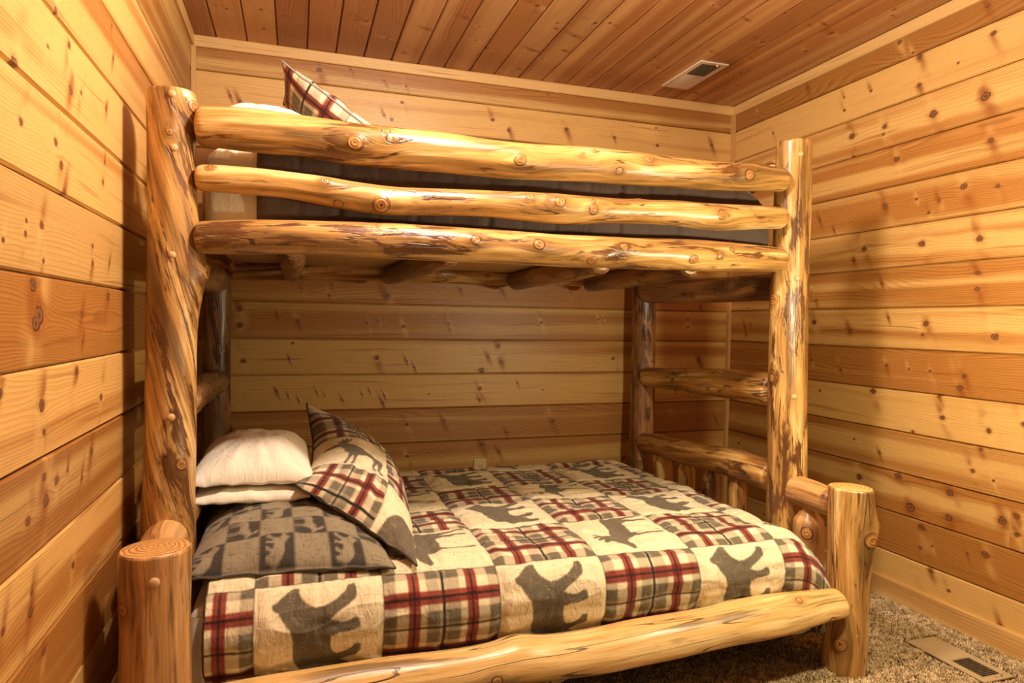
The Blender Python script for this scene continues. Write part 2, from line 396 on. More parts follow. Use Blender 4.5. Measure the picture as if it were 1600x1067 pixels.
KN_LEFT = [(1.995,1.589,13),(1.707,1.734,8),(1.696,1.643,10),(1.834,1.682,5),(1.968,1.5,8),(1.792,1.509,9),(1.759,1.47,9),(1.739,1.419,9),(1.624,1.66,6),(1.419,1.687,7),(1.45,1.495,6),(1.432,1.55,6),(1.951,1.307,6),(1.947,1.331,5),(1.872,1.333,8),(1.863,1.266,5),(1.539,1.286,8),(1.539,1.328,6),(1.391,1.298,5),(2.046,1.285,5),(1.915,1.217,14),(1.887,1.162,20),(1.62,1.166,8),(1.404,1.212,12),(1.35,1.837,6),(1.363,1.917,6),(1.789,1.77,8),(0.415,2.245,6),(1.904,1.146,16),(1.662,1.04,9),(1.876,0.991,13),(1.863,0.937,7),(1.471,0.962,9),(2.062,1.033,8),(1.615,1.106,6),(1.864,0.851,9),(1.793,0.828,10),(1.725,0.835,5),(1.855,0.803,13),(1.946,0.789,10),(1.553,0.842,10),(1.628,0.795,6),(1.693,0.619,8),(1.929,0.652,6),(1.936,0.617,10),(2.056,0.636,7),(1.869,0.515,9)]
KN_CEIL = [(0.725,1.661,9),(0.746,1.719,7),(0.966,2.242,5),(0.805,2.447,11),(0.982,2.662,13),(0.791,2.699,10),(1.068,2.353,6),(1.038,2.579,6),(1.014,2.514,5),(0.633,2.528,5),(0.643,2.293,6),(0.778,2.856,6),(0.465,2.589,5),(0.324,2.651,5),(0.489,2.089,6),(0.379,2.161,6),(0.094,2.283,6),(0.233,2.656,6),(0.129,2.549,6),(0.131,1.89,5),(0.174,1.903,5),(1.24,2.734,6),(1.199,2.768,6),(0.327,0.177,6),(0.37,0.313,6),(0.179,0.315,7),(0.156,0.422,6),(0.34,0.4,9),(0.397,0.696,6),(0.412,0.738,11),(0.266,0.843,7),(0.419,0.996,7),(0.133,0.939,7),(0.583,1.126,7),(0.522,1.206,5),(0.383,1.226,5),(0.31,1.294,8),(0.787,1.375,12),(0.617,1.525,8),(0.671,1.51,6),(0.419,1.425,7),(0.131,1.511,7),(0.37,1.501,8),(0.415,1.645,7),(0.287,1.583,6),(0.579,1.629,8)]

M_WALL = plank_mat('knotty_pine_wall', (0.63, 0.375, 0.118), (0.42, 0.180, 0.038))
M_CEIL = plank_mat('knotty_pine_ceiling', (0.60, 0.315, 0.125), (0.42, 0.17, 0.055))
M_TRIM = plank_mat('pine_trim', (0.66, 0.41, 0.15), (0.52, 0.27, 0.08))

def planks(name, place, s0, s1, edges, knots, mat, seed, groove=0.0060, depth=0.0065, thick=0.035, joint=True, lums=None):
    """tongue-and-groove boards. place(s, t, d) -> world point (d = distance out of the wall face).
    edges: board limits across t. knots: (s, t, radius in mm)"""
    rnd = random.Random(seed)
    V = []; F = []; uv = []; ka = []; kb = []; ra = []; rb = []; pid = []; rn = []; lu = []
    def quad(P, st, A, B, RA, RB, i, r, l):
        n = len(V); V.extend(P); F.append((n, n + 1, n + 2, n + 3))
        for (s, t) in st:
            uv.append((s, t)); ka.append((s - A[0], t - A[1])); kb.append((s - B[0], t - B[1]))
        ra.append(RA); rb.append(RB); pid.append(i); rn.append(r); lu.append(l)
    for bi in range(len(edges) - 1):
        ta, tb = edges[bi], edges[bi + 1]
        ks = sorted([k for k in knots if ta + 0.002 < k[1] < tb - 0.002])
        # small unseen-in-detail pin knots elsewhere on the board
        for _ in range(rnd.randint(1, 3)):
            s = rnd.uniform(s0, s1)
            if all(abs(s - k[0]) > 0.22 for k in ks): ks.append((s, rnd.uniform(ta + 0.03, tb - 0.03), rnd.choice((4, 5, 7))))
        ks.sort()
        i = bi + seed * 0.137; r = rnd.random(); l = rnd.random()
        if lums and bi in lums: r, l = lums[bi]
        chA = ks[0::2]; chB = ks[1::2]
        def near(ch, s): 
            return min(ch, key=lambda k: abs(k[0] - s)) if ch else None
        cuts = {s0, s1}
        for ch in (chA, chB):
            for p, q in zip(ch, ch[1:]): cuts.add((p[0] + q[0]) / 2)
        cuts = sorted(c for c in cuts if s0 <= c <= s1)
        for c0, c1 in zip(cuts, cuts[1:]):
            m = (c0 + c1) / 2
            A = near(chA, m); B = near(chB, m)
            RA = A[2] * 0.0009 if A else 0.004; RB = B[2] * 0.0009 if B else 0.004
            A = A or (s0 - 5, 0); B = B or (s0 - 5, 0)
            g, d = groove, depth
            for (t_0, d0, t_1, d1) in ((ta, -.016, ta + .0014, -.016), (ta + .0014, -.016, ta + .0015, -d), (ta + .0015, -d, ta + g, 0), (ta + g, 0, tb - g, 0), (tb - g, 0, tb - .0015, -d), (tb - .0015, -d, tb - .0014, -.016), (tb - .0014, -.016, tb, -.016)):
                quad([place(c0, t_0, d0), place(c1, t_0, d0), place(c1, t_1, d1), place(c0, t_1, d1)],
                     [(c0, t_0), (c1, t_0), (c1, t_1), (c0, t_1)], A, B, RA, RB, i, r, l)
    # solid back so that the wall has thickness
    n = len(V); ta, tb = edges[0], edges[-1]
    P = [place(s0, ta, -.017), place(s1, ta, -.017), place(s1, tb, -.017), place(s0, tb, -.017),
         place(s0, ta, -thick), place(s1, ta, -thick), place(s1, tb, -thick), place(s0, tb, -thick)]
    V.extend(P)
    bf = [(n + 4, n + 7, n + 6, n + 5), (n, n + 4, n + 5, n + 1), (n + 1, n + 5, n + 6, n + 2), (n + 2, n + 6, n + 7, n + 3), (n + 3, n + 7, n + 4, n)]
    for f in bf:
        F.append(f); uv += [(0, 0)] * 4; ka += [(9, 9)] * 4; kb += [(9, 9)] * 4; ra.append(.004); rb.append(.004); pid.append(0); rn.append(.5); lu.append(.5)
    me = bpy.data.meshes.new(name)
    me.from_pydata([tuple(v) for v in V], [], F)
    for nm, dat in (('UVMap', uv), ('KA', ka), ('KB', kb)):
        ul = me.uv_layers.new(name=nm); ul.data.foreach_set('uv', np.asarray(dat, dtype=np.float32).ravel())
    for nm, dat in (('rKA', ra), ('rKB', rb), ('pid', pid), ('rnd', rn), ('lum', lu)):
        set_attr(me, nm, dat, 'FACE')
    me.materials.append(mat)
    ob = bpy.data.objects.new(name, me); COL.objects.link(ob)
    WORLD[ob.name] = Matrix.Identity(4)
    return ob

def bands(lo, off, hi, step=BP):
    e = [lo]; k = math.ceil((lo - off) / step + 1e-6)
    while off + k * step < hi - 1e-4:
        if off + k * step - lo > 0.012 and hi - off - k * step > 0.012: e.append(off + k * step)
        k += 1
    return e + [hi]

wl = planks('wall_left', lambda s, t, d: (d, -s, t), 0.0, -YF, bands(0, 0.0167, RH), KN_LEFT, M_WALL, 11)
wb = planks('wall_back', lambda s, t, d: (s, -d, t), -0.02, RW + 0.02, bands(0, 0.0236, RH), KN_BACK, M_WALL, 5,
            lums={13: (0.15, 0.9), 12: (0.85, 0.7), 7: (0.35, 0.45), 6: (0.15, 0.5), 5: (0.12, 0.75), 4: (0.55, 0.45), 3: (0.3, 0.6)})
wr = planks('wall_right', lambda s, t, d: (RW - d, -s, t), 0.0, -YF, bands(0, 0.0286, RH), KN_RIGHT, M_WALL, 23,
            lums={13: (0.1, 0.9), 12: (0.35, 0.9), 11: (0.8, 0.8), 10: (0.45, 0.8), 9: (0.2, 0.85), 8: (0.75, 0.6), 7: (0.3, 0.7), 6: (0.75, 0.5), 5: (0.2, 0.8), 4: (0.4, 0.6), 3: (0.4, 0.55), 2: (0.75, 0.35), 1: (0.25, 0.75)})
ce = planks('ceiling', lambda s, t, d: (t, -s, RH - d), -0.02, -YF, bands(-0.02, 0.105, RW + 0.02, 0.1318), KN_CEIL, M_CEIL, 31, groove=0.0050)
for o in (wl, wb, wr, ce): o['kind'] = 'structure'

def trim(name, place, s0, s1, wdt, thick, seed):
    """straight strip of trim with its own grain"""
    V = []; F = []; uv = []
    prof = [(0, 0), (0, thick * .8), (wdt * .06, thick), (wdt * .94, thick), (wdt, thick * .8), (wdt, 0)]
    for s in (s0, s1):
        for (t, d) in prof: V.append(place(s, t, d))
    for k in range(5): F.append((k, k + 6, k + 7, k + 1))
    F += [(0, 1, 2, 3, 4, 5), (11, 10, 9, 8, 7, 6)]
    me = bpy.data.meshes.new(name); me.from_pydata(V, [], F)
    cl = [(s, t + d) for s in (s0, s1) for (t, d) in prof]
    for nm in ('UVMap', 'KA', 'KB'):
        ul = me.uv_layers.new(name=nm)
        for lp in me.loops: ul.data[lp.index].uv = cl[lp.vertex_index] if nm == 'UVMap' else (9, 9)
    nf = len(F)
    for nm, v in (('rKA', .004), ('rKB', .004), ('pid', seed * 1.37), ('rnd', 0.2), ('lum', 0.8)): set_attr(me, nm, [v] * nf, 'FACE')
    me.materials.append(M_TRIM)
    ob = bpy.data.objects.new(name, me); COL.objects.link(ob); ob['kind'] = 'structure'
    WORLD[ob.name] = Matrix.Identity(4)
    return ob

trim('trim_1', lambda s, t, d: (s, -d, RH - 0.052 + t), 0.0, RW, 0.052, 0.016, 1)
trim('trim_2', lambda s, t, d: (d, -s, RH - 0.052 + t), 0.016, -YF, 0.052, 0.016, 2)
trim('trim_3', lambda s, t, d: (RW - d, -s, RH - 0.052 + t), 0.016, -YF, 0.052, 0.016, 3)
trim('trim_4', lambda s, t, d: (t, -d, s), 0.0, RH - 0.052, 0.021, 0.021, 4)
trim('trim_5', lambda s, t, d: (RW - 0.021 + t, -d, s), 0.0, RH - 0.052, 0.021, 0.021, 5)
trim('baseboard_right', lambda s, t, d: (RW - d, -s, t), 0.021, -YF, 0.093, 0.012, 6)
trim('baseboard_back', lambda s, t, d: (s, -d, t), 0.021, RW - 0.021, 0.093, 0.012, 7)
trim('baseboard_left', lambda s, t, d: (d, -s, t), 0.021, -YF, 0.093, 0.012, 8)

# ---------------------------------------------------------------- carpet
def carpet_mat(name, tuft):
    g = G(name)
    if tuft:
        r = g.attr('tc')
        rmp = g.node('ShaderNodeValToRGB'); g.put(rmp.inputs[0], r)
        cr = rmp.color_ramp
        cr.elements[0].position = 0; cr.elements[0].color = (0.14, 0.085, 0.042, 1)
        cr.elements[1].position = 1; cr.elements[1].color = (0.86, 0.70, 0.42, 1)
        for p_, c_ in ((0.3, (0.32, 0.22, 0.12, 1)), (0.6, (0.60, 0.43, 0.23, 1))): e = cr.elements.new(p_); e.color = c_
        return g.out(rmp.outputs[0], 0.95, 0.1)
    tc = g.node('ShaderNodeTexCoord').outputs['Object']
    n = g.noise(tc, 260.0, 2.0); n2 = g.noise(tc, 14.0, 2.0)
    c = g.mix(g.ss(n, 0.4, 0.62), (0.12, 0.07, 0.035), (0.42, 0.31, 0.18))
    g.bump(n, 0.8, 0.01)
    return g.out(c, 0.95, 0.1)

fl = MB().box(-0.02, RW + 0.02, YF, 0.02, -0.03, 0.0).build('floor', carpet_mat('carpet_backing', False))
fl['kind'] = 'structure'

def carpet_pile():
    rs = np.random.RandomState(4)
    n = 120000
    x = rs.uniform(1.25, RW - 0.014, n); y = rs.uniform(-2.05, -0.75, n)
    keep = ~(((x > 2.60) & (x < 2.76) & (y > -1.80) & (y < -1.48)) | ((x - 2.253) ** 2 + (y + 1.57) ** 2 < 0.066 ** 2) | ((x - 2.255) ** 2 + (y + 1.25) ** 2 < 0.062 ** 2))
    x = x[keep]; y = y[keep]; n = len(x)
    cl = fbm(x * 55, y * 55, 0, 3, 2)
    h = 0.008 + 0.004 * rs.rand(n) + 0.002 * cl
    rad = 0.0020 + 0.0010 * rs.rand(n)
    ax = noise3(x * 40, y * 40, 1, 8) * 0.006 + rs.normal(0, 0.0025, n); ay = noise3(x * 40, y * 40, 9, 9) * 0.006 + rs.normal(0, 0.0025, n)
    a0 = rs.uniform(0, 6.28, n)
    V = np.zeros((n, 7, 3))
    for k in range(3):
        a = a0 + k * 2.094
        V[:, k] = np.stack([x + rad * np.cos(a), y + rad * np.sin(a), np.full(n, 0.0005)], -1)
        V[:, 3 + k] = np.stack([x + ax * .55 + rad * 1.05 * np.cos(a + .5), y + ay * .55 + rad * 1.05 * np.sin(a + .5), h * .62], -1)
    V[:, 6] = np.stack([x + ax, y + ay, h], -1)
    base = np.arange(n)[:, None, None] * 7
    T = np.array([[0, 1, 4], [0, 4, 3], [1, 2, 5], [1, 5, 4], [2, 0, 3], [2, 3, 5], [3, 4, 6], [4, 5, 6], [5, 3, 6]])
    F = (base + T[None]).reshape(-1, 3)
    ob = build_mesh('carpet_pile', V.reshape(-1, 3), F, carpet_mat('carpet_yarn', True), smooth=True)
    tc = np.clip(0.5 + 0.20 * cl + 0.22 * rs.randn(n), 0, 1)
    set_attr(ob.data, 'tc', np.repeat(tc, 7))
    tag(ob, 'tan and brown flecked shag carpet pile on the floor beside the bed', 'carpet', kind='stuff')
carpet_pile()

# ---------------------------------------------------------------- vents and outlet
M_VENT = plain_mat('painted_metal', (0.74, 0.62, 0.48), 0.4, 0.5)
M_VENTF = plain_mat('tan_metal', (0.50, 0.38, 0.22), 0.4, 0.5)
M_DARK = plain_mat('dark_recess', (0.02, 0.014, 0.01), 0.8)
M_IVORY = plain_mat('ivory_plastic', (0.72, 0.58, 0.34), 0.35)
M_SCREW = plain_mat('screw_metal', (0.55, 0.45, 0.32), 0.3, metal=1.0)

def register(name, x0, x1, y0, y1, z, sgn, mat, label, cat):
    """louvred register; y is its long direction, sgn=-1 hangs from the ceiling, +1 stands on the floor"""
    zc = z
    root = empty(name, ((x0 + x1) / 2, (y0 + y1) / 2, zc))
    tag(root, label, cat)
    b = 0.026; h = 0.006 * sgn
    def zz(a, c): return (min(zc + a, zc + c), max(zc + a, zc + c))
    fr = MB()
    for (a, b_, c, d) in ((x0, x1, y0, y0 + b), (x0, x1, y1 - b, y1), (x0, x0 + b, y0 + b, y1 - b), (x1 - b, x1, y0 + b, y1 - b), (x0 + b, x1 - b, (y0 + y1) / 2 - .005, (y0 + y1) / 2 + .005)):
        fr.box(a, b_, c, d, *zz(0, h))
    fr.build('frame', mat, root, bevel=0.0015)
    MB().box(x0 + b * .5, x1 - b * .5, y0 + b * .5, y1 - b * .5, *zz(0.0002 * sgn, 0.0012 * sgn)).build('backing', M_DARK, root)
    m = (y0 + y1) / 2
    for half, (a, c) in enumerate(((y0 + b, m - .005), (m + .005, y1 - b))):
        n = 13
        for k in range(n):
            yc = a + (c - a) * (k + .5) / n; tl = 0.0042 * (1 if half else -1)
            q = MB()
            P = []
            for (zz_, s_) in ((0.0012 * sgn, -tl), (0.0058 * sgn, tl)):
                for (xx, yo) in ((x0 + b, -.0007), (x1 - b, -.0007), (x1 - b, .0007), (x0 + b, .0007)):
                    P.append((xx, yc + s_ * .8 + yo, zc + zz_))
            q.hexa(P).build('louver', mat, root)
    for yy in (y0 + b / 2, y1 - b / 2):
        lathe('screw', [(0.0, 0.0022), (0.0026, 0.0018), (0.0036, 0.0)], ((x0 + x1) / 2, yy, zc + h), (0, 0, sgn), M_SCREW, root)
    MB().box((x0 + x1) / 2 + .015, (x0 + x1) / 2 + .022, y0 + .008, y0 + .012, *zz(h, h + 0.012 * sgn)).build('lever', mat, root, bevel=0.001)
    return root

def lathe(name, prof, loc, axis, mat, parent, n=16):
    """profile [(r, h)...] from the centre outwards, turned about axis"""
    V = []; F = []
    ax = Vector(axis).normalized(); q = ax.to_track_quat('Z', 'Y').to_matrix()
    V.append(Vector(loc) + q @ Vector((0, 0, prof[0][1])))
    for (r, h) in prof[1:]:
        for k in range(n):
            a = 2 * math.pi * k / n; V.append(Vector(loc) + q @ Vector((r * math.cos(a), r * math.sin(a), h)))
    for k in range(n): F.append((0, 1 + k, 1 + (k + 1) % n))
    for i in range(len(prof) - 2):
        for k in range(n):
            a = 1 + i * n + k; b = 1 + i * n + (k + 1) % n; F.append((a, a + n, b + n, b))
    last = 1 + (len(prof) - 2) * n
    F.append(tuple(last + k for k in range(n))[::-1])
    return build_mesh(name, V, F, mat, parent, origin=tuple(loc))

register('ceiling_vent', 2.306, 2.466, -0.538, -0.173, RH, -1, M_VENT, 'white louvred air vent set in the plank ceiling', 'vent')
register('floor_vent', 2.61, 2.745, -1.79, -1.495, 0.004, 1, M_VENTF, 'tan metal louvred air vent set in the carpet beside the right wall', 'vent')

def outlet():
    x0, x1, z1 = 1.344, 1.414, 0.448; z0 = z1 - 0.114
    root = empty('wall_outlet', ((x0 + x1) / 2, 0, (z0 + z1) / 2))
    tag(root, 'ivory electrical outlet plate low on the back wall behind the bed', 'outlet')
    MB().box(x0, x1, -0.007, 0.0, z0, z1).build('cover_plate', M_IVORY, root, bevel=0.003)
    for zc in (z0 + .037, z1 - .037):
        r = MB().box(x0 + .019, x1 - .019, -0.0085, -0.006, zc - .013, zc + .013).build('receptacle', M_IVORY, root, bevel=0.002)
        MB().box(x0 + .027, x0 + .030, -0.0088, -0.0082, zc - .005, zc + .006).box(x1 - .030, x1 - .027, -0.0088, -0.0082, zc - .004, zc + .006).build('slot', M_DARK, r)
    lathe('screw', [(0, .0015), (.003, .001), (.0034, 0)], ((x0 + x1) / 2, -0.007, (z0 + z1) / 2), (0, -1, 0), M_SCREW, root)
outlet()

# ---------------------------------------------------------------- logs
PALE = (0.74, 0.51, 0.21); MID = (0.52, 0.275, 0.075); DARK = (0.045, 0.018, 0.008)
M_LOG = log_mat('peeled_log', PALE, MID, DARK, 0.8, 0.34)
M_LOGS = log_mat('peeled_log_streaky', (0.74, 0.50, 0.20), (0.50, 0.26, 0.07), DARK, 1.0, 0.56)
M_LOGP = log_mat('peeled_log_pale', (0.82, 0.60, 0.27), (0.68, 0.43, 0.15), (0.12, 0.05, 0.02), 0.15, -0.35)
M_LOGO = log_mat('peeled_log_orange', (0.72, 0.44, 0.18), (0.56, 0.29, 0.10), (0.08, 0.032, 0.012), 0.6, 0.15)
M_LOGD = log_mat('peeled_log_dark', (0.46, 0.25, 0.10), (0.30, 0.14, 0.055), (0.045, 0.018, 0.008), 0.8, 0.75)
M_PEG = plain_mat('wood_peg', (0.62, 0.38, 0.17), 0.4, 0.5, 0.4, 90.0)

def hermite(xs, ys, x):
    xs = np.asarray(xs, float); ys = np.asarray(ys, float)
    if len(xs) == 2: return np.interp(x, xs, ys)
    m = np.gradient(ys, xs)
    i = np.clip(np.searchsorted(xs, x) - 1, 0, len(xs) - 2)
    h = xs[i + 1] - xs[i]; t = np.clip((x - xs[i]) / h, 0, 1)
    return ((2*t**3 - 3*t**2 + 1) * ys[i] + (t**3 - 2*t**2 + t) * h * m[i] + (-2*t**3 + 3*t**2) * ys[i + 1] + (t**3 - t**2) * h * m[i + 1])

def log(name, pts, mat, parent, seed=0, ends=('round', 'round'), knots=6, explicit=(), ruff=0.035, wob=0.006, twist=0.4, res=0.0085, label=None, facet=None, stains=()):
    """pts: (x, y, z, radius) along the log in metres. explicit knots: (fraction along, angle in degrees, radius, height)
    angle is measured round the log from the side facing the room's front (-Y, or -X for logs lying along Y) towards +Z / +X."""
    P = np.array([p[:3] for p in pts], float); R = np.array([p[3] for p in pts], float)
    A, B = P[0], P[-1]; L = np.linalg.norm(B - A); ax = (B - A) / L
    d = Vector(ax)
    ref = Vector((0, -1, 0)) if abs(ax[1]) < 0.7 else Vector((-1, 0, 0))
    e1 = (ref - d * ref.dot(d)).normalized(); e2 = d.cross(e1)
    want = Vector((0, 0, 1)) if abs(ax[2]) < 0.7 else Vector((1, 0, 0))
    sg = 1.0 if e2.dot(want) > 0 else -1.0
    M = Matrix((e1, e2, d)).transposed().to_4x4(); M.translation = Vector(A)
    loc = (P - A) @ np.array([list(e1), list(e2), list(d)]).T
    n = max(12, int(L / res)); m = int(max(20, 2 * math.pi * R.mean() / res))
    s = np.linspace(0, L, n)
    # denser rings at the rounded ends
    er = 0.022
    s = np.unique(np.concatenate([s, np.linspace(0, er, 7), np.linspace(L - er, L, 7)])); n = len(s)
    so = loc[:, 2]
    r = hermite(so, R, s); cx = hermite(so, loc[:, 0], s); cy = hermite(so, loc[:, 1], s)
    cx = cx + wob * fbm(s * 2.3, seed, 0, seed, 2) * np.sin(np.pi * s / L); cy = cy + wob * fbm(s * 2.3, seed, 5, seed + 3, 2) * np.sin(np.pi * s / L)
    th = np.arange(m) * 2 * math.pi / m
    S, T = np.meshgrid(s, th, indexing='ij')
    ct, st = np.cos(T), np.sin(T)
    rr = np.repeat(r[:, None], m, 1)
    k = 1 + ruff * fbm(ct * 1.4 + seed, st * 1.4, S * 3.0, seed + 11, 3) + ruff * 0.35 * noise3(ct * 5, st * 5, S * 7, seed + 17)
    rad = rr * k
    rs = np.random.RandomState(seed + 77)
    kn = []
    for _ in range(knots):
        kn.append((rs.uniform(0.06, 0.94), rs.uniform(0, 360), rs.uniform(0.006, 0.012), rs.uniform(0.002, 0.006)))
    kn += list(explicit)
    kd = np.full(S.shape, 9.0)
    for (f, ang, kr, kh) in kn:
        a = math.radians(ang) * sg
        dt = (T - a + math.pi) % (2 * math.pi) - math.pi
        dm = np.sqrt(((S - f * L) * 0.80) ** 2 + (dt * rr) ** 2) / kr
        kd = np.minimum(kd, dm)
        far = np.sqrt(((S - f * L) * 0.42) ** 2 + (dt * rr * 0.8) ** 2) / (kr * 1.9)
        rad = rad + kh * np.exp(-far ** 2) + kh * 0.5 * np.exp(-(dm / 1.05) ** 4) - kh * 0.35 * np.exp(-(dm / 0.35) ** 2)
    if facet:
        dt = (T - math.radians(facet[0]) * sg + math.pi) % (2 * math.pi) - math.pi
        lim = rr * (facet[1] + facet[2] * fbm(S * 3.1, 0, 0, seed, 2)) / np.clip(np.cos(dt), .2, 1)
        rad = np.where(np.abs(dt) < 1.1, np.minimum(rad, lim), rad)
    TW = T.copy()
    stain = np.zeros(S.shape)
    for (f, ang, sl, sw_, am) in stains:
        dt = (T - math.radians(ang) * sg + math.pi) % (2 * math.pi) - math.pi
        dt = dt + twist * (S - f * L) * 1.6
        stain = np.maximum(stain, am * np.exp(-((S - f * L) / sl) ** 4 - (dt * rr / sw_) ** 2))
    for (f, ang, kr, kh) in kn:
        a = math.radians(ang) * sg
        dt = (T - a + math.pi) % (2 * math.pi) - math.pi
        e = np.exp(-((S - f * L) / (5.0 * kr)) ** 2 - (dt * rr / (2.4 * kr)) ** 2)
        TW = TW - dt * e * 0.85
    end = np.ones(n)
    for side, kind in enumerate(ends):
        dd = s if side == 0 else L - s
        if kind == 'round': w_ = er; lo = 0.70
        elif kind == 'cone': w_ = 0.055; lo = 0.42
        else: w_ = 0.006; lo = 0.94
        q = np.clip(1 - dd / w_, 0, 1)
        if kind == 'cone': end = end * (1 - (1 - lo) * q)
        else: end = end * (lo + (1 - lo) * np.sqrt(np.clip(1 - q ** 2, 0, 1)))
    rad = rad * end[:, None]
    X = cx[:, None] + rad * ct; Y = cy[:, None] + rad * st
    V = np.stack([X, Y, S], -1).reshape(-1, 3)
    F = [tuple(f) for f in grid_faces(n, m, wrap=True)]
    tw = TW + twist * S * 2
    wr_ = rr.mean()
    swirl = 1 + 0.06 * np.exp(-(kd / 2.0) ** 2)
    WC = np.stack([wr_ * np.cos(tw) * swirl, wr_ * np.sin(tw) * swirl, S], -1).reshape(-1, 3)
    capA = np.zeros(n * m); RR = np.zeros(n * m); KD = kd.reshape(-1)
    # end caps: own vertices, a ring, an inner ring and a centre
    VV = [V]; WW = [WC]; CC = [capA]; RRR = [RR]; KK = [KD]; cnt = n * m
    for side in (0, 1):
        i0 = 0 if side == 0 else n - 1
        ring = V.reshape(n, m, 3)[i0]; c = np.array([cx[i0], cy[i0], s[i0]]); off = -1 if side == 0 else 1
        layers = []
        for f_, bul in ((1.0, 0.0), (0.72, 0.0022), (0.42, 0.0034), (0.02, 0.004)):
            q = c + (ring - c) * f_; q = q.copy(); q[:, 2] += off * bul + 0.0006 * noise3(q[:, 0] * 90, q[:, 1] * 90, 0, seed)
            if f_ == 1.0: q[:, 2] = s[i0]
            layers.append(q)
        q = np.concatenate(layers)
        VV.append(q); WW.append(q.copy()); CC.append(np.ones(len(q))); RRR.append(np.linalg.norm(q[:, :2] - c[:2], axis=1)); KK.append(np.full(len(q), 9.0))
        for li in range(3):
            for j in range(m):
                a = cnt + li * m + j; b = cnt + li * m + (j + 1) % m; c_ = b + m; d_ = a + m
                F.append((a, b, c_, d_) if side == 1 else (d_, c_, b, a))
        F.append(tuple(cnt + 3 * m + j for j in range(m)) if side == 1 else tuple(cnt + 3 * m + j for j in range(m))[::-1])
        cnt += len(q)
    V = np.concatenate(VV)
    # outward winding for the side wall
    ns = (n - 1) * m
    F = [f[::-1] for f in F[:ns]] + F[ns:]
    ob = build_mesh(name, V, F, mat, parent, matrix=M)
    me = ob.data
    set_attr(me, 'wc', np.concatenate(WW), typ='FLOAT_VECTOR')
    set_attr(me, 'kd', np.concatenate(KK)); set_attr(me, 'cap', np.concatenate(CC)); set_attr(me, 'stain', np.concatenate([stain.reshape(-1), np.zeros(cnt - n * m)])); set_attr(me, 'rr', np.concatenate(RRR))
    if label: ob['label'] = label
    return ob

def peg(post, p, c, r=0.0105):
    """domed wooden plug on the round face of a post; c = (x, y) of the post axis"""
    ax = Vector((p[0] - c[0], p[1] - c[1], 0)).normalized()
    lathe('peg', [(0, .0065), (r * .55, .0058), (r * .88, .0035), (r, 0.0005), (r, -0.012)], (p[0] - ax.x * .001, p[1] - ax.y * .001, p[2]), ax, M_PEG, post, n=20)

XL, XR = 0.122, 2.254
bed = empty('bunk_bed', (1.19, -0.8, 0.0))
tag(bed, 'rustic peeled log bunk bed, narrow bunk over wide bunk, against the back wall', 'bunk bed')

# posts
p_fl = log('post', [(0.112, -1.25, 0.0, .076), (0.114, -1.25, .45, .073), (.120, -1.25, .85, .067), (.124, -1.25, 1.2, .066), (.126, -1.25, 1.38, .066), (.122, -1.25, 1.6, .063), (.120, -1.25, 1.795, .062)], M_LOGS, bed, 3,
           ('flat', 'flat'), 4, [(.975, 55, .016, .014), (.72, 80, .020, .020), (.42, 30, .014, .010), (.93, 5, .010, .006)], ruff=.05, wob=.004, twist=2.4, stains=[(.93, 48, .12, .030, .8), (.87, 20, .10, .016, .6), (.36, 45, .12, .030, .6), (.62, -15, .14, .014, .6), (.50, 20, .12, .016, .6), (.76, 30, .10, .014, .6), (.25, 60, .08, .02, .5)])
p_fr = log('post', [(XR + .012, -1.25, 0.0, .070), (XR + .010, -1.25, .45, .071), (XR, -1.25, 1.0, .069), (XR, -1.25, 1.4, .067), (XR + .002, -1.25, 1.862, .064)], M_LOGS, bed, 8,
           ('flat', 'flat'), 4, [(.68, -84, .020, .012), (.52, -88, .013, .006), (.20, -60, .012, .006)], ruff=.04, wob=.004, twist=.1, stains=[(.63, -25, .12, .030, .6), (.80, 15, .14, .012, .6), (.45, -60, .12, .02, .5), (.33, 0, .12, .014, .5)])
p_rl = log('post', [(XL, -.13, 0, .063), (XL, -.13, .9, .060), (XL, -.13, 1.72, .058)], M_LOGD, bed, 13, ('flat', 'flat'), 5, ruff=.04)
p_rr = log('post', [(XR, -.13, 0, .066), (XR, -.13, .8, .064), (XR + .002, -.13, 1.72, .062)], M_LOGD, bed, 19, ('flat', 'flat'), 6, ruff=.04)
p_ll = log('post', [(.140, -1.575, 0, .086), (.140, -1.575, .25, .081), (.139, -1.57, .45, .077), (.139, -1.57, .605, .079)], M_LOGO, bed, 23, ('flat', 'flat'), 0,
           [(.80, -42, .013, .006)], ruff=.03, wob=.002, twist=.1)
p_lr = log('post', [(2.243, -1.575, 0, .070), (2.246, -1.575, .12, .068), (2.252, -1.572, .3, .067), (2.256, -1.57, .48, .071), (2.254, -1.57, .622, .072)], M_LOG, bed, 29, ('flat', 'flat'), 0,
           [(.745, 3, .022, .014), (.18, -56, .019, .012), (.80, 38, .014, .012), (.50, 60, .02, .006)], ruff=.045, wob=.002, twist=.1)
for p in ((.133, -1.314, 1.774), (.138, -1.313, 1.628), (.134, -1.316, 1.334), (.132, -1.318, .885)): peg(p_fl, p, (.122, -1.25))
for p in ((2.234, -1.313, 1.803), (2.232, -1.316, 1.342), (2.230, -1.318, .901)): peg(p_fr, p, (XR, -1.25))
peg(p_ll, (.150, -1.648, .546), (.139, -1.57), .0125)
for p in ((2.238, -1.640, .543), (2.225, -1.638, .144)): peg(p_lr, p, (2.253, -1.57))

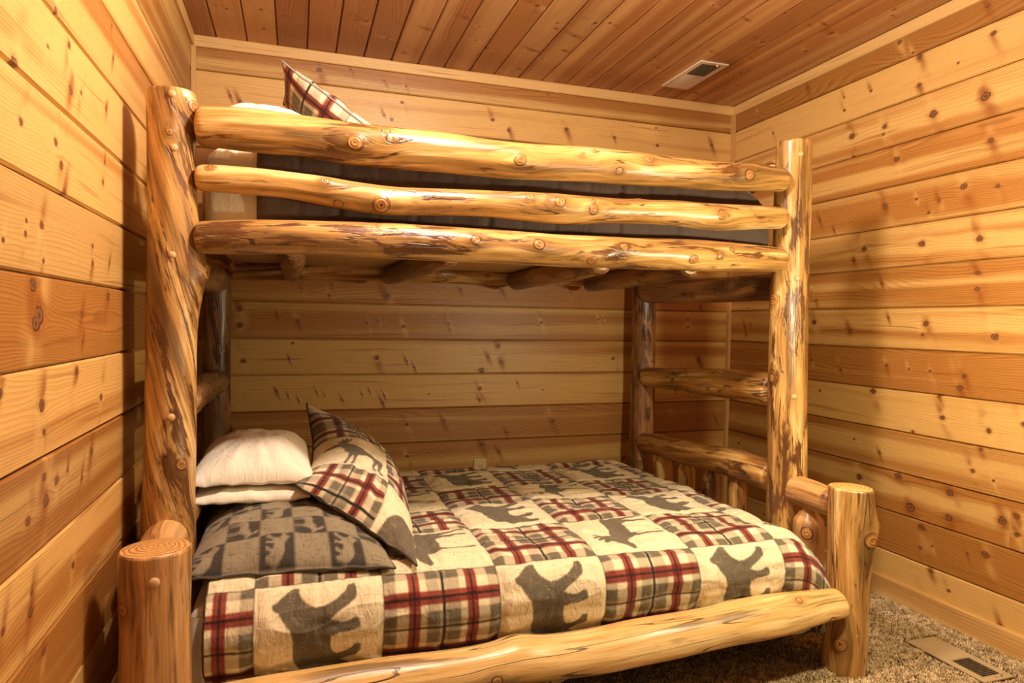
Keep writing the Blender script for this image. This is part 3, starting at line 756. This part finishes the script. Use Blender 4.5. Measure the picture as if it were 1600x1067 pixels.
# front rails of the upper bunk
YR = -1.275
log('guard_rail', [(.188, YR, 1.703, .054), (.30, YR, 1.703, .060), (.52, YR, 1.699, .060), (.71, YR, 1.692, .062), (.91, YR, 1.693, .061), (1.12, YR, 1.690, .059), (1.35, YR, 1.694, .058), (1.59, YR, 1.695, .056), (1.84, YR, 1.702, .053), (2.10, YR, 1.708, .048), (2.195, YR, 1.710, .045)],
    M_LOG, bed, 31, knots=5, explicit=[(.47, -8, .016, .007), (.215, -10, .020, .009), (.26, 32, .012, .005), (.90, -2, .017, .009), (.60, 32, .010, .005), (.70, 22, .011, .006), (.645, -25, .012, .006)], ruff=.03, stains=[(.20, -6, .10, .024, .5), (.15, 18, .09, .005, .8), (.19, -45, .16, .014, .7), (.47, -40, .14, .020, .6), (.88, -10, .06, .018, .5), (.33, -30, .10, .012, .5)])
log('guard_rail', [(.188, YR, 1.556, .036), (.30, YR, 1.558, .039), (.434, YR, 1.555, .039), (.56, YR, 1.543, .042), (.71, YR, 1.532, .042), (.91, YR, 1.540, .041), (1.17, YR, 1.542, .046), (1.30, YR, 1.541, .050), (1.467, YR, 1.548, .043), (1.60, YR, 1.553, .041), (1.74, YR, 1.558, .044), (1.87, YR, 1.556, .047), (2.12, YR, 1.566, .042), (2.195, YR, 1.568, .040)],
    M_LOG, bed, 37, knots=4, explicit=[(.255, -25, .021, .011), (.175, 30, .012, .006), (.54, 15, .016, .010), (.49, 30, .012, .005), (.60, -5, .014, .009), (.845, 0, .015, .011), (.02, 40, .012, .004)], ruff=.03, stains=[(.18, 26, .05, .010, .7), (.08, 0, .07, .012, .5), (.36, 5, .10, .007, .7), (.66, -25, .10, .018, .6), (.95, -20, .05, .016, .5)])
log('side_rail', [(.188, YR, 1.388, .046), (.30, YR, 1.394, .050), (.435, YR, 1.402, .050), (.714, YR, 1.407, .054), (1.125, YR, 1.411, .054), (1.59, YR, 1.410, .054), (1.85, YR, 1.411, .055), (2.12, YR, 1.412, .047), (2.195, YR, 1.412, .044)],
    M_LOGS, bed, 41, knots=4, explicit=[(.40, 12, .014, .006), (.505, 10, .016, .006), (.655, 12, .013, .007), (.79, -20, .014, .009), (.60, -35, .016, .006), (.87, 20, .010, .004)], ruff=.03, twist=.15, stains=[(.035, 12, .05, .022, .9), (.16, 38, .14, .006, 1.0), (.14, -32, .08, .006, .9), (.34, -38, .09, .010, .9), (.25, 12, .14, .014, .6), (.455, 12, .07, .010, .9), (.62, 0, .12, .010, .6), (.78, 22, .10, .008, .7), (.90, 10, .06, .016, .6)])
# rear side rail of the upper bunk
log('side_rail', [(.175, -.13, 1.376, .042), (.56, -.13, 1.398, .050), (.98, -.13, 1.402, .047), (1.50, -.13, 1.394, .041), (1.85, -.13, 1.394, .039), (2.20, -.13, 1.404, .040)], M_LOGS, bed, 43, knots=6, ruff=.05)
# rails along the two ends, head (left) and foot (right)
for X, sd in ((XL, 47), (XR, 53)):
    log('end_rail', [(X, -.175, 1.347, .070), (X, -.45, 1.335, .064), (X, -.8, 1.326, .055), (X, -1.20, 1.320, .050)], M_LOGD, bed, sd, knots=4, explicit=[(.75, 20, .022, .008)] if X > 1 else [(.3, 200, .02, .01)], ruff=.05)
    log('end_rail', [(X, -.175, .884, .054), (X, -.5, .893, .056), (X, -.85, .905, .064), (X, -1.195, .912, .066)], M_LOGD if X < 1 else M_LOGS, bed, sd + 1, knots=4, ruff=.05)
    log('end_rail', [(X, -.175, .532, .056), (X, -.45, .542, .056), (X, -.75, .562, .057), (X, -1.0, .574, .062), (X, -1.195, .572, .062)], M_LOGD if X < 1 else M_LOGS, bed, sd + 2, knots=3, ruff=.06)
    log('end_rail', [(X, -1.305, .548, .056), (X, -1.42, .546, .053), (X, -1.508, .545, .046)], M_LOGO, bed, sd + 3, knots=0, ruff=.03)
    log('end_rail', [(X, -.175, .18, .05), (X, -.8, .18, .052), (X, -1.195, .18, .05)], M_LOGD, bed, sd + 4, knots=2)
    log('end_rail', [(X, -1.305, .18, .05), (X, -1.508, .18, .05)], M_LOGD, bed, sd + 5, knots=0)
    if X > 1: log('end_rail', [(X, -.175, 1.70, .050), (X, -.6, 1.735, .048), (X, -1.19, 1.775, .046)], M_LOGS, bed, sd + 6, knots=3, ruff=.04)
# spindles of the footboard
for i, (y, zt, r) in enumerate(((-.363, .500, .045), (-.569, .508, .042), (-.778, .518, .045), (-.971, .520, .040))):
    log('spindle', [(XR, y, .225, r), (XR, y, .36, r), (XR, y, zt - .045, r), (XR, y, zt + .012, r)], M_LOGS if i != 2 else M_LOGD, bed, 61 + i, ('flat', 'cone'), 0, explicit=[(.72, -60, .012, .006)] if i == 2 else (), ruff=.05)
log('spindle', [(XR + .004, -1.378, .225, .046), (XR + .004, -1.378, .36, .050), (XR + .002, -1.378, .44, .050), (XR, -1.378, .51, .034)], M_LOGO, bed, 71, ('flat', 'cone'), 0, explicit=[(.68, -50, .017, .010)], ruff=.08, label='thick knotty spindle between the foot posts')
# side rails of the lower bunk
log('side_rail', [(.20, -1.60, .188, .066), (.445, -1.60, .192, .069), (.69, -1.60, .194, .067), (.98, -1.60, .196, .068), (1.05, -1.60, .202, .074), (1.14, -1.60, .196, .069), (1.44, -1.60, .206, .073), (1.70, -1.60, .214, .072), (1.90, -1.60, .222, .074), (2.05, -1.60, .230, .064), (2.192, -1.60, .234, .055)],
    M_LOGP, bed, 83, knots=1, explicit=[(.39, 2, .012, .003), (.955, -10, .012, .004), (.90, 60, .010, .004)], ruff=.03, twist=.05, facet=(-58, .72, .12), label='long pale log rail along the front of the lower bunk')
log('side_rail', [(.185, -.13, .19, .05), (1.2, -.13, .19, .052), (2.19, -.13, .19, .05)], M_LOGD, bed, 89, knots=3)
# cross logs and the boards that carry the upper mattress
for i, (x0, x1, r) in enumerate(((.437, .45, .040), (.87, .93, .040), (1.50, 1.47, .044), (1.91, 1.83, .042))):
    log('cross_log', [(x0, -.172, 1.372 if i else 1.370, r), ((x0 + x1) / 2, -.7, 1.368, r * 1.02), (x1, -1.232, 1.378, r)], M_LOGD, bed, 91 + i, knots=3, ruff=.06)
MB().box(.19, 2.19, -1.225, -.155, 1.412, 1.428).build('deck_board', plain_mat('deck_plywood', (0.62, 0.42, 0.21), 0.6, 0.3, 0.5, 6.0), bed, bevel=.002)
MB().box(.19, 2.19, -1.50, -.09, .150, .166).build('deck_board', plain_mat('deck_plywood_low', (0.62, 0.42, 0.21), 0.6, 0.3, 0.5, 6.0), bed, bevel=.002)

# ---------------------------------------------------------------- printed fabric
CREAM = np.array((0.82, 0.71, 0.47)); GREY = np.array((0.235, 0.20, 0.13)); RED = np.array((0.22, 0.014, 0.008)); BLACK = np.array((0.012, 0.010, 0.009))
BEAR = [(0.02, .30), (0.05, .42), (.14, .52), (.26, .57), (.40, .585), (.52, .58), (.62, .60), (.70, .655), (.77, .69), (.80, .735), (.845, .745), (.865, .70), (.90, .67), (.955, .615), (.985, .57), (.975, .535), (.91, .525), (.86, .50), (.825, .46), (.79, .40),
        (.80, .33), (.84, .24), (.90, .17), (.955, .145), (.96, .095), (.90, .075), (.83, .085), (.785, .15), (.735, .235), (.69, .29), (.665, .24), (.655, .16), (.685, .10), (.68, .06), (.60, .055), (.575, .12), (.57, .21), (.545, .285),
        (.46, .29), (.38, .27), (.335, .24), (.35, .18), (.395, .12), (.435, .095), (.43, .05), (.35, .04), (.30, .075), (.26, .15), (.235, .205), (.20, .16), (.165, .12), (.175, .07), (.16, .04), (.08, .045), (.06, .10), (.055, .17), (.03, .23)]
MOOSE = [(0.03, .50), (.03, .57), (.12, .615), (.25, .625), (.40, .62), (.50, .66), (.58, .70), (.66, .70), (.70, .74), (.66, .80), (.60, .90), (.63, .93), (.665, .87), (.68, .94), (.715, .94), (.71, .87), (.75, .91), (.775, .90), (.755, .83), (.80, .86), (.82, .83), (.785, .76), (.80, .71), (.86, .675), (.93, .62), (.975, .57), (.96, .53), (.90, .535), (.83, .555), (.77, .56), (.745, .50), (.72, .52), (.69, .45), (.63, .38),
         (.62, .28), (.635, .15), (.655, .03), (.61, .025), (.595, .15), (.575, .29), (.55, .36), (.535, .28), (.54, .15), (.555, .04), (.51, .035), (.50, .16), (.49, .30), (.48, .37), (.36, .385), (.25, .38), (.215, .30), (.235, .22), (.205, .13), (.195, .03), (.15, .03), (.165, .13), (.19, .21), (.165, .28), (.15, .34), (.125, .26), (.13, .19), (.095, .11), (.075, .03), (.03, .035), (.055, .13), (.085, .20), (.065, .30), (.045, .42)]

def inside(poly, u, v):
    r = np.zeros(u.shape, bool); n = len(poly)
    for i in range(n):
        x0, y0 = poly[i]; x1, y1 = poly[(i + 1) % n]
        if y0 == y1: continue
        c = ((y0 > v) != (y1 > v)) & (u < (x1 - x0) * (v - y0) / (y1 - y0) + x0)
        r ^= c
    return r

def quilt_print(U, W, pu=0.33, pw=0.305, par=0):
    """U runs with the sleeper's feet, W across the bed (both metres); returns colour and hatch strength"""
    iu = np.floor(U / pu).astype(int); iw = np.floor(W / pw).astype(int)
    a = U / pu - iu; b = W / pw - iw
    plaid = ((iu + iw + par) % 2) == 0
    col = np.zeros(U.shape + (3,)); col[:] = CREAM; hat = np.full(U.shape, 0.62)
    # plaid check
    def bandset(t):
        grey = ((t < .10) | ((t > .355) & (t < .46)) | ((t > .54) & (t < .645)) | (t > .90)).astype(float)
        grey = np.maximum(grey, ((t > .46) & (t < .54)) * 0.62)
        red = (((t > .20) & (t < .30)) | ((t > .70) & (t < .80)))
        blk = ((abs(t - .25) < .011) | (abs(t - .75) < .011) | (abs(t - .5) < .011))
        return grey, red, blk
    ga, ra_, ba = bandset(a); gb, rb_, bb = bandset(b)
    gsum = np.clip((ga + gb) * 0.5, 0, 1)[..., None]
    pc = CREAM * (1 - gsum) ** 1.0 + GREY * 0.62 * gsum
    pc = np.where(gsum == 0, CREAM, pc)
    rsum = (ra_.astype(float) + rb_.astype(float))[..., None]
    rc = RED * (1 - 0.35 * gsum)
    pc = np.where(rsum > 0, pc * 0.06 + rc * 1.0, pc)
    pc = np.where(rsum > 1, RED * 0.75, pc)
    pc = np.where((ba | bb)[..., None], BLACK, pc)
    col = np.where(plaid[..., None], pc, col); hat = np.where(plaid, 0.10, hat)
    # animals: heads across the bed, feet towards the foot end
    isb = (iw % 2) == 0
    u = np.where(isb, 1 - b, b); v = 1 - a
    bm = inside(BEAR, (u - .06) / .90, (v - .14) / .98) & isb & ~plaid
    mm = inside(MOOSE, (u - .05) / .92, (v - .06) / .90) & ~isb & ~plaid
    an = bm | mm
    col = np.where(an[..., None], GREY * 0.55, col); hat = np.where(an, 0.75, hat)
    # dark seam lines
    e = np.minimum(np.minimum(a, 1 - a) * pu, np.minimum(b, 1 - b) * pw)
    col = np.where((e < 0.0016)[..., None], BLACK * 1.6, col)
    return col, hat

def soft(fn, U, W, h=0.0013):
    c = 0; t = 0
    for a, b in ((-h, -h), (h, -h), (-h, h), (h, h)):
        q, k = fn(U + a, W + b); c = c + q; t = t + k
    return c / 4, t / 4

def reverse_print(U, W, p=0.088):
    iu = np.floor(U / p).astype(int); iw = np.floor(W / p).astype(int)
    a = U / p - iu; b = W / p - iw
    dark = ((iu + iw) % 2) == 0
    DK = np.array((0.045, 0.039, 0.030)); LT = np.array((0.27, 0.23, 0.15))
    col = np.where(dark[..., None], DK, LT); hat = np.where(dark, 0.0, 0.85)
    isb = (iw % 2) == 0
    an = dark & ((inside(BEAR, a, b - .12) & isb) | (inside(MOOSE, 1 - a, b) & ~isb))
    col = np.where(an[..., None], LT, col); hat = np.where(an, 0.85, hat)
    return col, hat

def finish_cloth(ob, n, uv, col=None, hat=None):
    me = ob.data
    ul = me.uv_layers.new(name='UVMap')
    li = np.zeros(len(me.loops), dtype=np.int32); me.loops.foreach_get('vertex_index', li)
    ul.data.foreach_set('uv', np.asarray(uv, dtype=np.float32)[li].ravel())
    if col is not None:
        c4 = np.concatenate([col.reshape(-1, 3), np.ones((n, 1))], 1)
        set_attr(me, 'print', c4, typ='FLOAT_COLOR'); set_attr(me, 'hatch', hat.reshape(-1))

M_PRINT = cloth_mat('printed_cotton')
M_REVERSE = cloth_mat('reverse_cotton', hatch_tint=(0.085, 0.065, 0.04))
M_WHITE = cloth_mat('white_cotton', (0.88, 0.81, 0.66), 0.8, 0.35)
M_PIPE = plain_mat('dark_piping', (0.075, 0.06, 0.045), 0.9, 0.2)
M_PIPEG = plain_mat('grey_piping', (0.25, 0.22, 0.18), 0.9, 0.2)
M_SHEET = cloth_mat('cream_sheet', (0.80, 0.72, 0.56), 0.8, 0.4)
M_BROWN = cloth_mat('brown_comforter_cloth', (0.105, 0.066, 0.052), 0.75, 0.35)
M_TAN = cloth_mat('tan_sheet_cloth', (0.46, 0.34, 0.24), 0.8, 0.35)

def spread(name, x0, x1, prof, top, endr, mat, patt=None, res=0.0032, seed=0, puff=0.010, wr=0.004, end_drop=0.20, left_drop=0.0, u0=0.0, w0=0.0, thick=0.012, parent=None, quilt=(.33, .305), ebul=0.0, hem=0.0):
    """cloth spread over a mattress. prof: (y, z) points from the rear edge over the top and down the front,
    the X ends roll down with radius endr by end_drop. Real thickness."""
    pr = np.array(prof, float); seg = np.linalg.norm(np.diff(pr, axis=0), axis=1); L = np.concatenate([[0], np.cumsum(seg)])
    # smooth profile by arc length
    nw = int(L[-1] / res); wv = np.linspace(0, L[-1], nw)
    yy = hermite(L, pr[:, 0], wv); zz = hermite(L, pr[:, 1], wv)
    arc = endr * math.pi / 2
    tot = (x1 - endr) - x0 + arc + max(0, end_drop - endr)
    nu = int(tot / res); uv_ = np.linspace(0, tot, nu)
    flat = (x1 - endr) - x0
    q = np.clip((uv_ - flat) / endr, 0, math.pi / 2)
    xs = np.where(uv_ < flat, x0 + uv_, x1 - endr + endr * np.sin(q))
    dz = np.where(uv_ < flat, 0, -endr * (1 - np.cos(q))) - np.clip(uv_ - flat - arc, 0, None)
    U, W = np.meshgrid(uv_, wv, indexing='ij')
    X = np.repeat(xs[:, None], nw, 1); Y = np.repeat(yy[None], nu, 0)
    zb = zz.min() - 0.0
    # near the foot end the front drop shrinks towards the corner
    Z = np.repeat(zz[None], nu, 0) + dz[:, None]
    Z = np.maximum(Z, zb)
    if hem: Z = Z - hem * np.exp(-((X - .92) / .30) ** 4) * sstep(L[-1] - .15, L[-1], W)
    Y = Y + ebul * np.sin(q)[:, None] * sstep(L[-1] * .5, L[-1], wv)[None]
    # normals (approx)
    def normal(P):
        du = np.gradient(P, axis=0); dw = np.gradient(P, axis=1); n = np.cross(du, dw); return n / (np.linalg.norm(n, axis=2, keepdims=True) + 1e-9)
    P = np.stack([X, Y, Z], -1); N = normal(P)
    if N[nu // 3, nw // 3, 2] < 0: N = -N
    a = ((U + u0) / quilt[0]) % 1; b = ((W + w0) / quilt[1]) % 1
    def qd(t, w_): return np.exp(-(np.minimum(t, 1 - t) / w_) ** 2)
    seam = np.maximum(qd(a, .05), qd(b, .05)); mid = np.maximum(qd((a + .5) % 1, .04), qd((b + .5) % 1, .04)) * .45
    D = puff * (1 - np.maximum(seam, mid)) * (0.8 + .4 * noise3(U * 4, W * 4, 0, seed))
    D = D + wr * fbm(U * 7, W * 9, 1, seed + 1, 3) + wr * 1.4 * noise3(U * 3, W * 3, 2, seed + 5)
    # little gathers running from the seams
    D = D + wr * .5 * (1 - np.abs(noise3(U * 9 + noise3(U * 5, W * 5, 8, seed), W * 24, 6, seed + 8))) ** 4
    D = D + wr * 0.55 * np.abs(noise3(U * 34, W * 9, 3, seed + 2)) * seam + wr * .5 * noise3(U * 10, W * 40, 3, seed + 3) * (1 - seam)
    P = P + N * D[..., None]
    n = nu * nw
    Pb = P - N * thick
    V = np.concatenate([P.reshape(-1, 3), Pb.reshape(-1, 3)])
    F1 = grid_faces(nu, nw); F2 = F1[:, ::-1] + n
    def edge(idx): 
        i = np.array(idx); return np.stack([i[:-1], i[1:], i[1:] + n, i[:-1] + n], -1)
    E = [edge(np.arange(nw)), edge((nu - 1) * nw + np.arange(nw))[:, ::-1], edge(np.arange(nu) * nw)[:, ::-1], edge(np.arange(nu) * nw + nw - 1)]
    if np.cross(P[1, 0] - P[0, 0], P[0, 1] - P[0, 0])[2] < 0: pass
    F = np.concatenate([F1, F2] + E)
    c0 = np.cross(P[nu // 3 + 1, nw // 3] - P[nu // 3, nw // 3], P[nu // 3, nw // 3 + 1] - P[nu // 3, nw // 3])[2]
    if c0 < 0: F = F[:, ::-1]
    ob = build_mesh(name, V, F, mat, parent, origin=(float(V[:, 0].mean()), float(V[:, 1].mean()), float(V[:, 2].min())))
    uvs = np.stack([U.reshape(-1), W.reshape(-1)], -1); uvs = np.concatenate([uvs, uvs])
    if patt is not None:
        col, hat = patt(U + u0, W + w0)
        col2 = np.concatenate([col.reshape(-1, 3), np.tile(np.array([[.12, .10, .07]]), (n, 1))]); hat2 = np.concatenate([hat.reshape(-1), np.full(n, .4)])
        finish_cloth(ob, 2 * n, uvs, col2, hat2)
    else: finish_cloth(ob, 2 * n, uvs)
    if patt is not None:
        q = (P + Pb) / 2
        tube_along('binding', np.concatenate([q[0, :-1], q[:, -1]]), .0055, M_PIPE, ob)
    return ob

def tube_along(name, pts, r, mat, parent, closed=False, n=6):
    P = np.asarray(pts, float); m = len(P)
    T = (np.roll(P, -1, 0) - np.roll(P, 1, 0)) if closed else np.gradient(P, axis=0)
    T /= np.linalg.norm(T, axis=1, keepdims=True) + 1e-9
    up = np.array([0.31, 0.27, 0.91]); A = np.cross(T, up); A /= np.linalg.norm(A, axis=1, keepdims=True) + 1e-9; B = np.cross(T, A)
    th = np.arange(n) * 2 * math.pi / n
    V = P[:, None] + r * (A[:, None] * np.cos(th)[None, :, None] + B[:, None] * np.sin(th)[None, :, None])
    F = grid_faces(m, n, wrap=True)
    if closed:
        j = np.arange(n); F = np.concatenate([F, np.stack([(m - 1) * n + j, j, (j + 1) % n, (m - 1) * n + (j + 1) % n], -1)])
    return build_mesh(name, V.reshape(-1, 3), F, mat, parent, origin=tuple(float(x) for x in P[0]))

def pillow(name, corners, up, down, mat, seed=0, patt=None, patt_back=None, res=0.006, wr=0.006, pinch=0.05, sag=0.0, flange=0.0, power=0.5, bend=None, crease=0.0, piping=None):
    """corners P00, P10, P11, P01; puffs out 'up' metres along the patch normal on the face side and 'down' on the back"""
    C = [np.array(c, float) for c in corners]
    lu = (np.linalg.norm(C[1] - C[0]) + np.linalg.norm(C[2] - C[3])) / 2; lv = (np.linalg.norm(C[3] - C[0]) + np.linalg.norm(C[2] - C[1])) / 2
    nu = max(12, int(lu / res)); nv = max(12, int(lv / res))
    t1 = 0.5 - 0.5 * np.cos(np.linspace(0, math.pi, nu)); t1 = 0.6 * t1 + 0.4 * np.linspace(0, 1, nu)
    t2 = 0.5 - 0.5 * np.cos(np.linspace(0, math.pi, nv)); t2 = 0.6 * t2 + 0.4 * np.linspace(0, 1, nv)
    u, v = np.meshgrid(t1, t2, indexing='ij')
    # edges pulled in between the corners
    uu = u + pinch * (0.5 - u) * 2 * np.sin(np.pi * v) * .5; vv = v + pinch * (0.5 - v) * 2 * np.sin(np.pi * u) * .5
    B = ((1 - uu) * (1 - vv))[..., None] * C[0] + (uu * (1 - vv))[..., None] * C[1] + (uu * vv)[..., None] * C[2] + ((1 - uu) * vv)[..., None] * C[3]
    nrm = np.cross(C[2] - C[0], C[3] - C[1]); nrm /= np.linalg.norm(nrm)
    def prof(t): return np.clip(1 - np.abs(2 * t - 1) ** 2.3, 0, 1) ** power
    H = prof(u) * prof(v)
    if bend is not None: B = bend(B, u, v)
    ed = np.minimum(np.minimum(u, 1 - u) * lu, np.minimum(v, 1 - v) * lv)
    w1 = wr * fbm(u * lu * 9, v * lv * 9, 0, seed, 3)
    ang = np.arctan2(v - .5, u - .5); rad = np.hypot((u - .5) * 2, (v - .5) * 2)
    w2 = wr * 0.9 * noise3(np.cos(ang) * 7, np.sin(ang) * 7, rad * 1.5, seed + 5) * sstep(.25, .9, rad)
    mask = np.clip(H * 2.5, 0, 1)
    rip = crease * noise3(u * lu * 26, v * lv * 5, 4, seed + 9) * mask
    ripple = 0.004 * noise3(u * 14, v * 14, 7, seed + 2) * (1 - mask)
    top = B + nrm * (H * up + (w1 + w2) * mask + rip + ripple)[..., None]
    bot = B - nrm * (H * down - (w1 - w2) * .7 * mask - ripple)[..., None]
    top[..., 2] -= sag * H; bot[..., 2] -= sag * H * .5
    # separate top and bottom by a hair on the rim so the seam has body
    rim = 0.0022
    top = top + nrm * rim; bot = bot - nrm * rim
    n = nu * nv
    V = np.concatenate([top.reshape(-1, 3), bot.reshape(-1, 3)])
    F1 = grid_faces(nu, nv); F2 = F1[:, ::-1] + n
    def edge(i): i = np.array(i); return np.stack([i[:-1], i[1:], i[1:] + n, i[:-1] + n], -1)
    E = [edge(np.arange(nv)), edge((nu - 1) * nv + np.arange(nv))[:, ::-1], edge(np.arange(nu) * nv)[:, ::-1], edge(np.arange(nu) * nv + nv - 1)]
    F = np.concatenate([F1, F2] + E)
    ob = build_mesh(name, V, F, mat, None, origin=tuple(float(x) for x in (V[:, 0].mean(), V[:, 1].mean(), V[:, 2].min())))
    us, vs_ = u * lu, v * lv
    uvs = np.stack([us.reshape(-1), vs_.reshape(-1)], -1); uvs = np.concatenate([uvs, uvs + 3.0])
    if patt is not None:
        c1, h1 = patt(us, vs_, u, v); c2, h2 = (patt_back or patt)(us, vs_, u, v)
        finish_cloth(ob, 2 * n, uvs, np.concatenate([c1.reshape(-1, 3), c2.reshape(-1, 3)]), np.concatenate([h1.reshape(-1), h2.reshape(-1)]))
    else: finish_cloth(ob, 2 * n, uvs)
    if piping is not None:
        q = (top + bot) / 2
        ring = np.concatenate([q[:-1, 0], q[-1, :-1], q[:0:-1, -1], q[0, :0:-1]])
        tube_along('piping', ring, .0034, piping, ob, closed=True)
    return ob

def mattress(name, x0, x1, y0, y1, z0, z1, mat, label, r=0.05):
    """rounded slab"""
    n = 24; m = 72
    cx, cy, cz = (x0 + x1) / 2, (y0 + y1) / 2, (z0 + z1) / 2; hx, hy, hz = (x1 - x0) / 2, (y1 - y0) / 2, (z1 - z0) / 2
    ob = MB().box(x0, x1, y0, y1, z0, z1).build(name, mat, None, origin=(cx, cy, z0), smooth=True)
    b = ob.modifiers.new('bevel', 'BEVEL'); b.width = r; b.segments = 6
    ul = ob.data.uv_layers.new(name='UVMap')
    for p in ob.data.polygons:
        for li in p.loop_indices:
            c = ob.data.vertices[ob.data.loops[li].vertex_index].co; ul.data[li].uv = (c.x, c.y + c.z)
    tag(ob, label, 'mattress'); return ob

# lower bunk
mattress('mattress', .195, 2.165, -1.50, -.075, .166, .405, M_SHEET, 'wide mattress in a cream fitted sheet under the bear quilt')
lq = spread('quilt', .245, 2.185, [(-.062, .20), (-.060, .33), (-.072, .385), (-.13, .418), (-.35, .436), (-.70, .447), (-1.05, .453), (-1.32, .457), (-1.45, .452), (-1.525, .425), (-1.558, .365), (-1.550, .30), (-1.522, .25), (-1.512, .12)],
            None, .14, M_PRINT, patt=lambda U, W: soft(quilt_print, U, W), res=.0027, wr=.0062, seed=5, u0=.215, w0=.215, hem=.085)
tag(lq, 'patchwork quilt of bears, moose and red plaid squares on the lower bunk', 'quilt')

# cream sheet edge hanging at the head of the lower bunk, in front of the mattress end
def hang():
    nu, nv = 40, 60
    u, v = np.meshgrid(np.linspace(0, 1, nu), np.linspace(0, 1, nv), indexing='ij')
    X = .188 + .075 * u - .012 * v; Y = -1.515 - .008 * v + .008 * np.sin(u * 14) * (0.3 + v); Z = .40 - .30 * v + .0 * u
    Y = Y - .012 * np.exp(-((u - .5) / .3) ** 2)
    P = np.stack([X, Y, Z], -1); n = nu * nv
    V = np.concatenate([P.reshape(-1, 3), (P + np.array([0, .004, 0])).reshape(-1, 3)])
    F1 = grid_faces(nu, nv)
    ob = build_mesh('bed_sheet', V, np.concatenate([F1, F1[:, ::-1] + n]), M_SHEET, None, origin=(.22, -1.515, .10))
    finish_cloth(ob, 2 * n, np.tile(np.stack([u.reshape(-1), v.reshape(-1)], -1), (2, 1)))
    tag(ob, 'cream bed sheet edge hanging between the front left post and the quilt', 'sheet')
hang()

def pp(p=.30, uo=.0, vo=.0, par=0, w=None):   # p across V, w across U
    return lambda U, V, u, v: soft(lambda a, b: quilt_print(a, b, w or p, p, par), U + uo, V + vo)
grey_back = lambda U, V, u, v: (np.tile(np.array([.105, .082, .055]), U.shape + (1,)), np.full(U.shape, .8))

o = pillow('pillow', [(.182, -1.45, .474), (.182, -.78, .500), (.66, -.80, .500), (.728, -1.50, .474)][::1], -.105, -.035, M_REVERSE, 3,
           res=.0035, patt=lambda U, V, u, v: soft(reverse_print, U, V), wr=.007, pinch=.04, power=.42, crease=.004, piping=M_PIPE)
tag(o, 'charcoal checked pillow with small bear prints, lying lowest at the head of the lower bunk', 'pillow')
o = pillow('pillow', [(.148, -1.168, .600), (.505, -1.175, .602), (.500, -.62, .604), (.148, -.62, .604)], .040, .022, M_WHITE, 7, wr=.004, pinch=.03, power=.4)
tag(o, 'flat cream pillow pressed between the plump white pillow and the charcoal checked pillow', 'pillow')
o = pillow('pillow', [(.145, -1.160, .652), (.520, -1.165, .652), (.510, -.60, .655), (.145, -.60, .655)], .112, .022, M_WHITE, 9, wr=.006, pinch=.05, power=.5, crease=.004)
tag(o, 'plump white pillow on top of the stack at the head of the lower bunk', 'pillow')
def shbend(B, u, v):
    B = B.copy(); B[..., 2] -= .055 * np.sin(np.pi * u) * v ** 1.5; B[..., 0] += .03 * np.sin(np.pi * u) * v; return B
o = pillow('pillow', [(.86, -.42, .480), (.79, -1.50, .474), (.462, -1.20, .650), (.500, -.42, .805)], -.130, -.045, M_PRINT, 21,
           patt=pp(.305, .23, .125, 0, .33), patt_back=grey_back, wr=.007, pinch=.06, power=.5, res=.0035, bend=shbend, crease=.004, piping=M_PIPE)
tag(o, 'red plaid and bear print pillow leaning on the stack on the lower bunk', 'pillow')

# upper bunk
mattress('mattress', .20, 2.13, -1.195, -.165, 1.430, 1.56, M_WHITE, 'narrow mattress on the upper bunk under the dark brown comforter', r=.03)
o = spread('comforter', .345, 2.165, [(-.150, 1.47), (-.150, 1.58), (-.18, 1.66), (-.30, 1.70), (-.70, 1.715), (-1.0, 1.715), (-1.13, 1.705), (-1.200, 1.665), (-1.214, 1.57), (-1.204, 1.452)],
           None, .10, M_BROWN, res=.006, seed=31, puff=.012, wr=.007, quilt=(.24, .24), thick=.02)
tag(o, 'dark brown quilted comforter on the upper bunk behind the log rails', 'comforter')
o = pillow('pillow', [(.205, -1.19, 1.632), (.350, -1.19, 1.632), (.56, -.45, 1.64), (.20, -.45, 1.64)], .085, .085, M_WHITE, 41, wr=.006, pinch=.03, power=.42)
tag(o, 'white pillow seen between the log rails, lower of two on the upper bunk', 'pillow')
o = pillow('pillow', [(.205, -1.17, 1.745), (.48, -1.16, 1.745), (.70, -.50, 1.755), (.20, -.45, 1.755)], .130, .03, M_WHITE, 43, wr=.005, pinch=.04, power=.5)
tag(o, 'white pillow at the head of the upper bunk showing just above the top log rail', 'pillow')
o = pillow('pillow', [(.408, -.80, 2.085), (.404, -.38, 2.06), (.84, -.38, 1.79), (.86, -.80, 1.78)], -.050, -.085, M_PRINT, 51,
           patt=pp(.33, .05, .05, 0), wr=.004, pinch=.05, power=.5, res=.0035, piping=M_PIPEG)
tag(o, 'red plaid pillow with a pointed corner leaning at the head of the upper bunk', 'pillow')
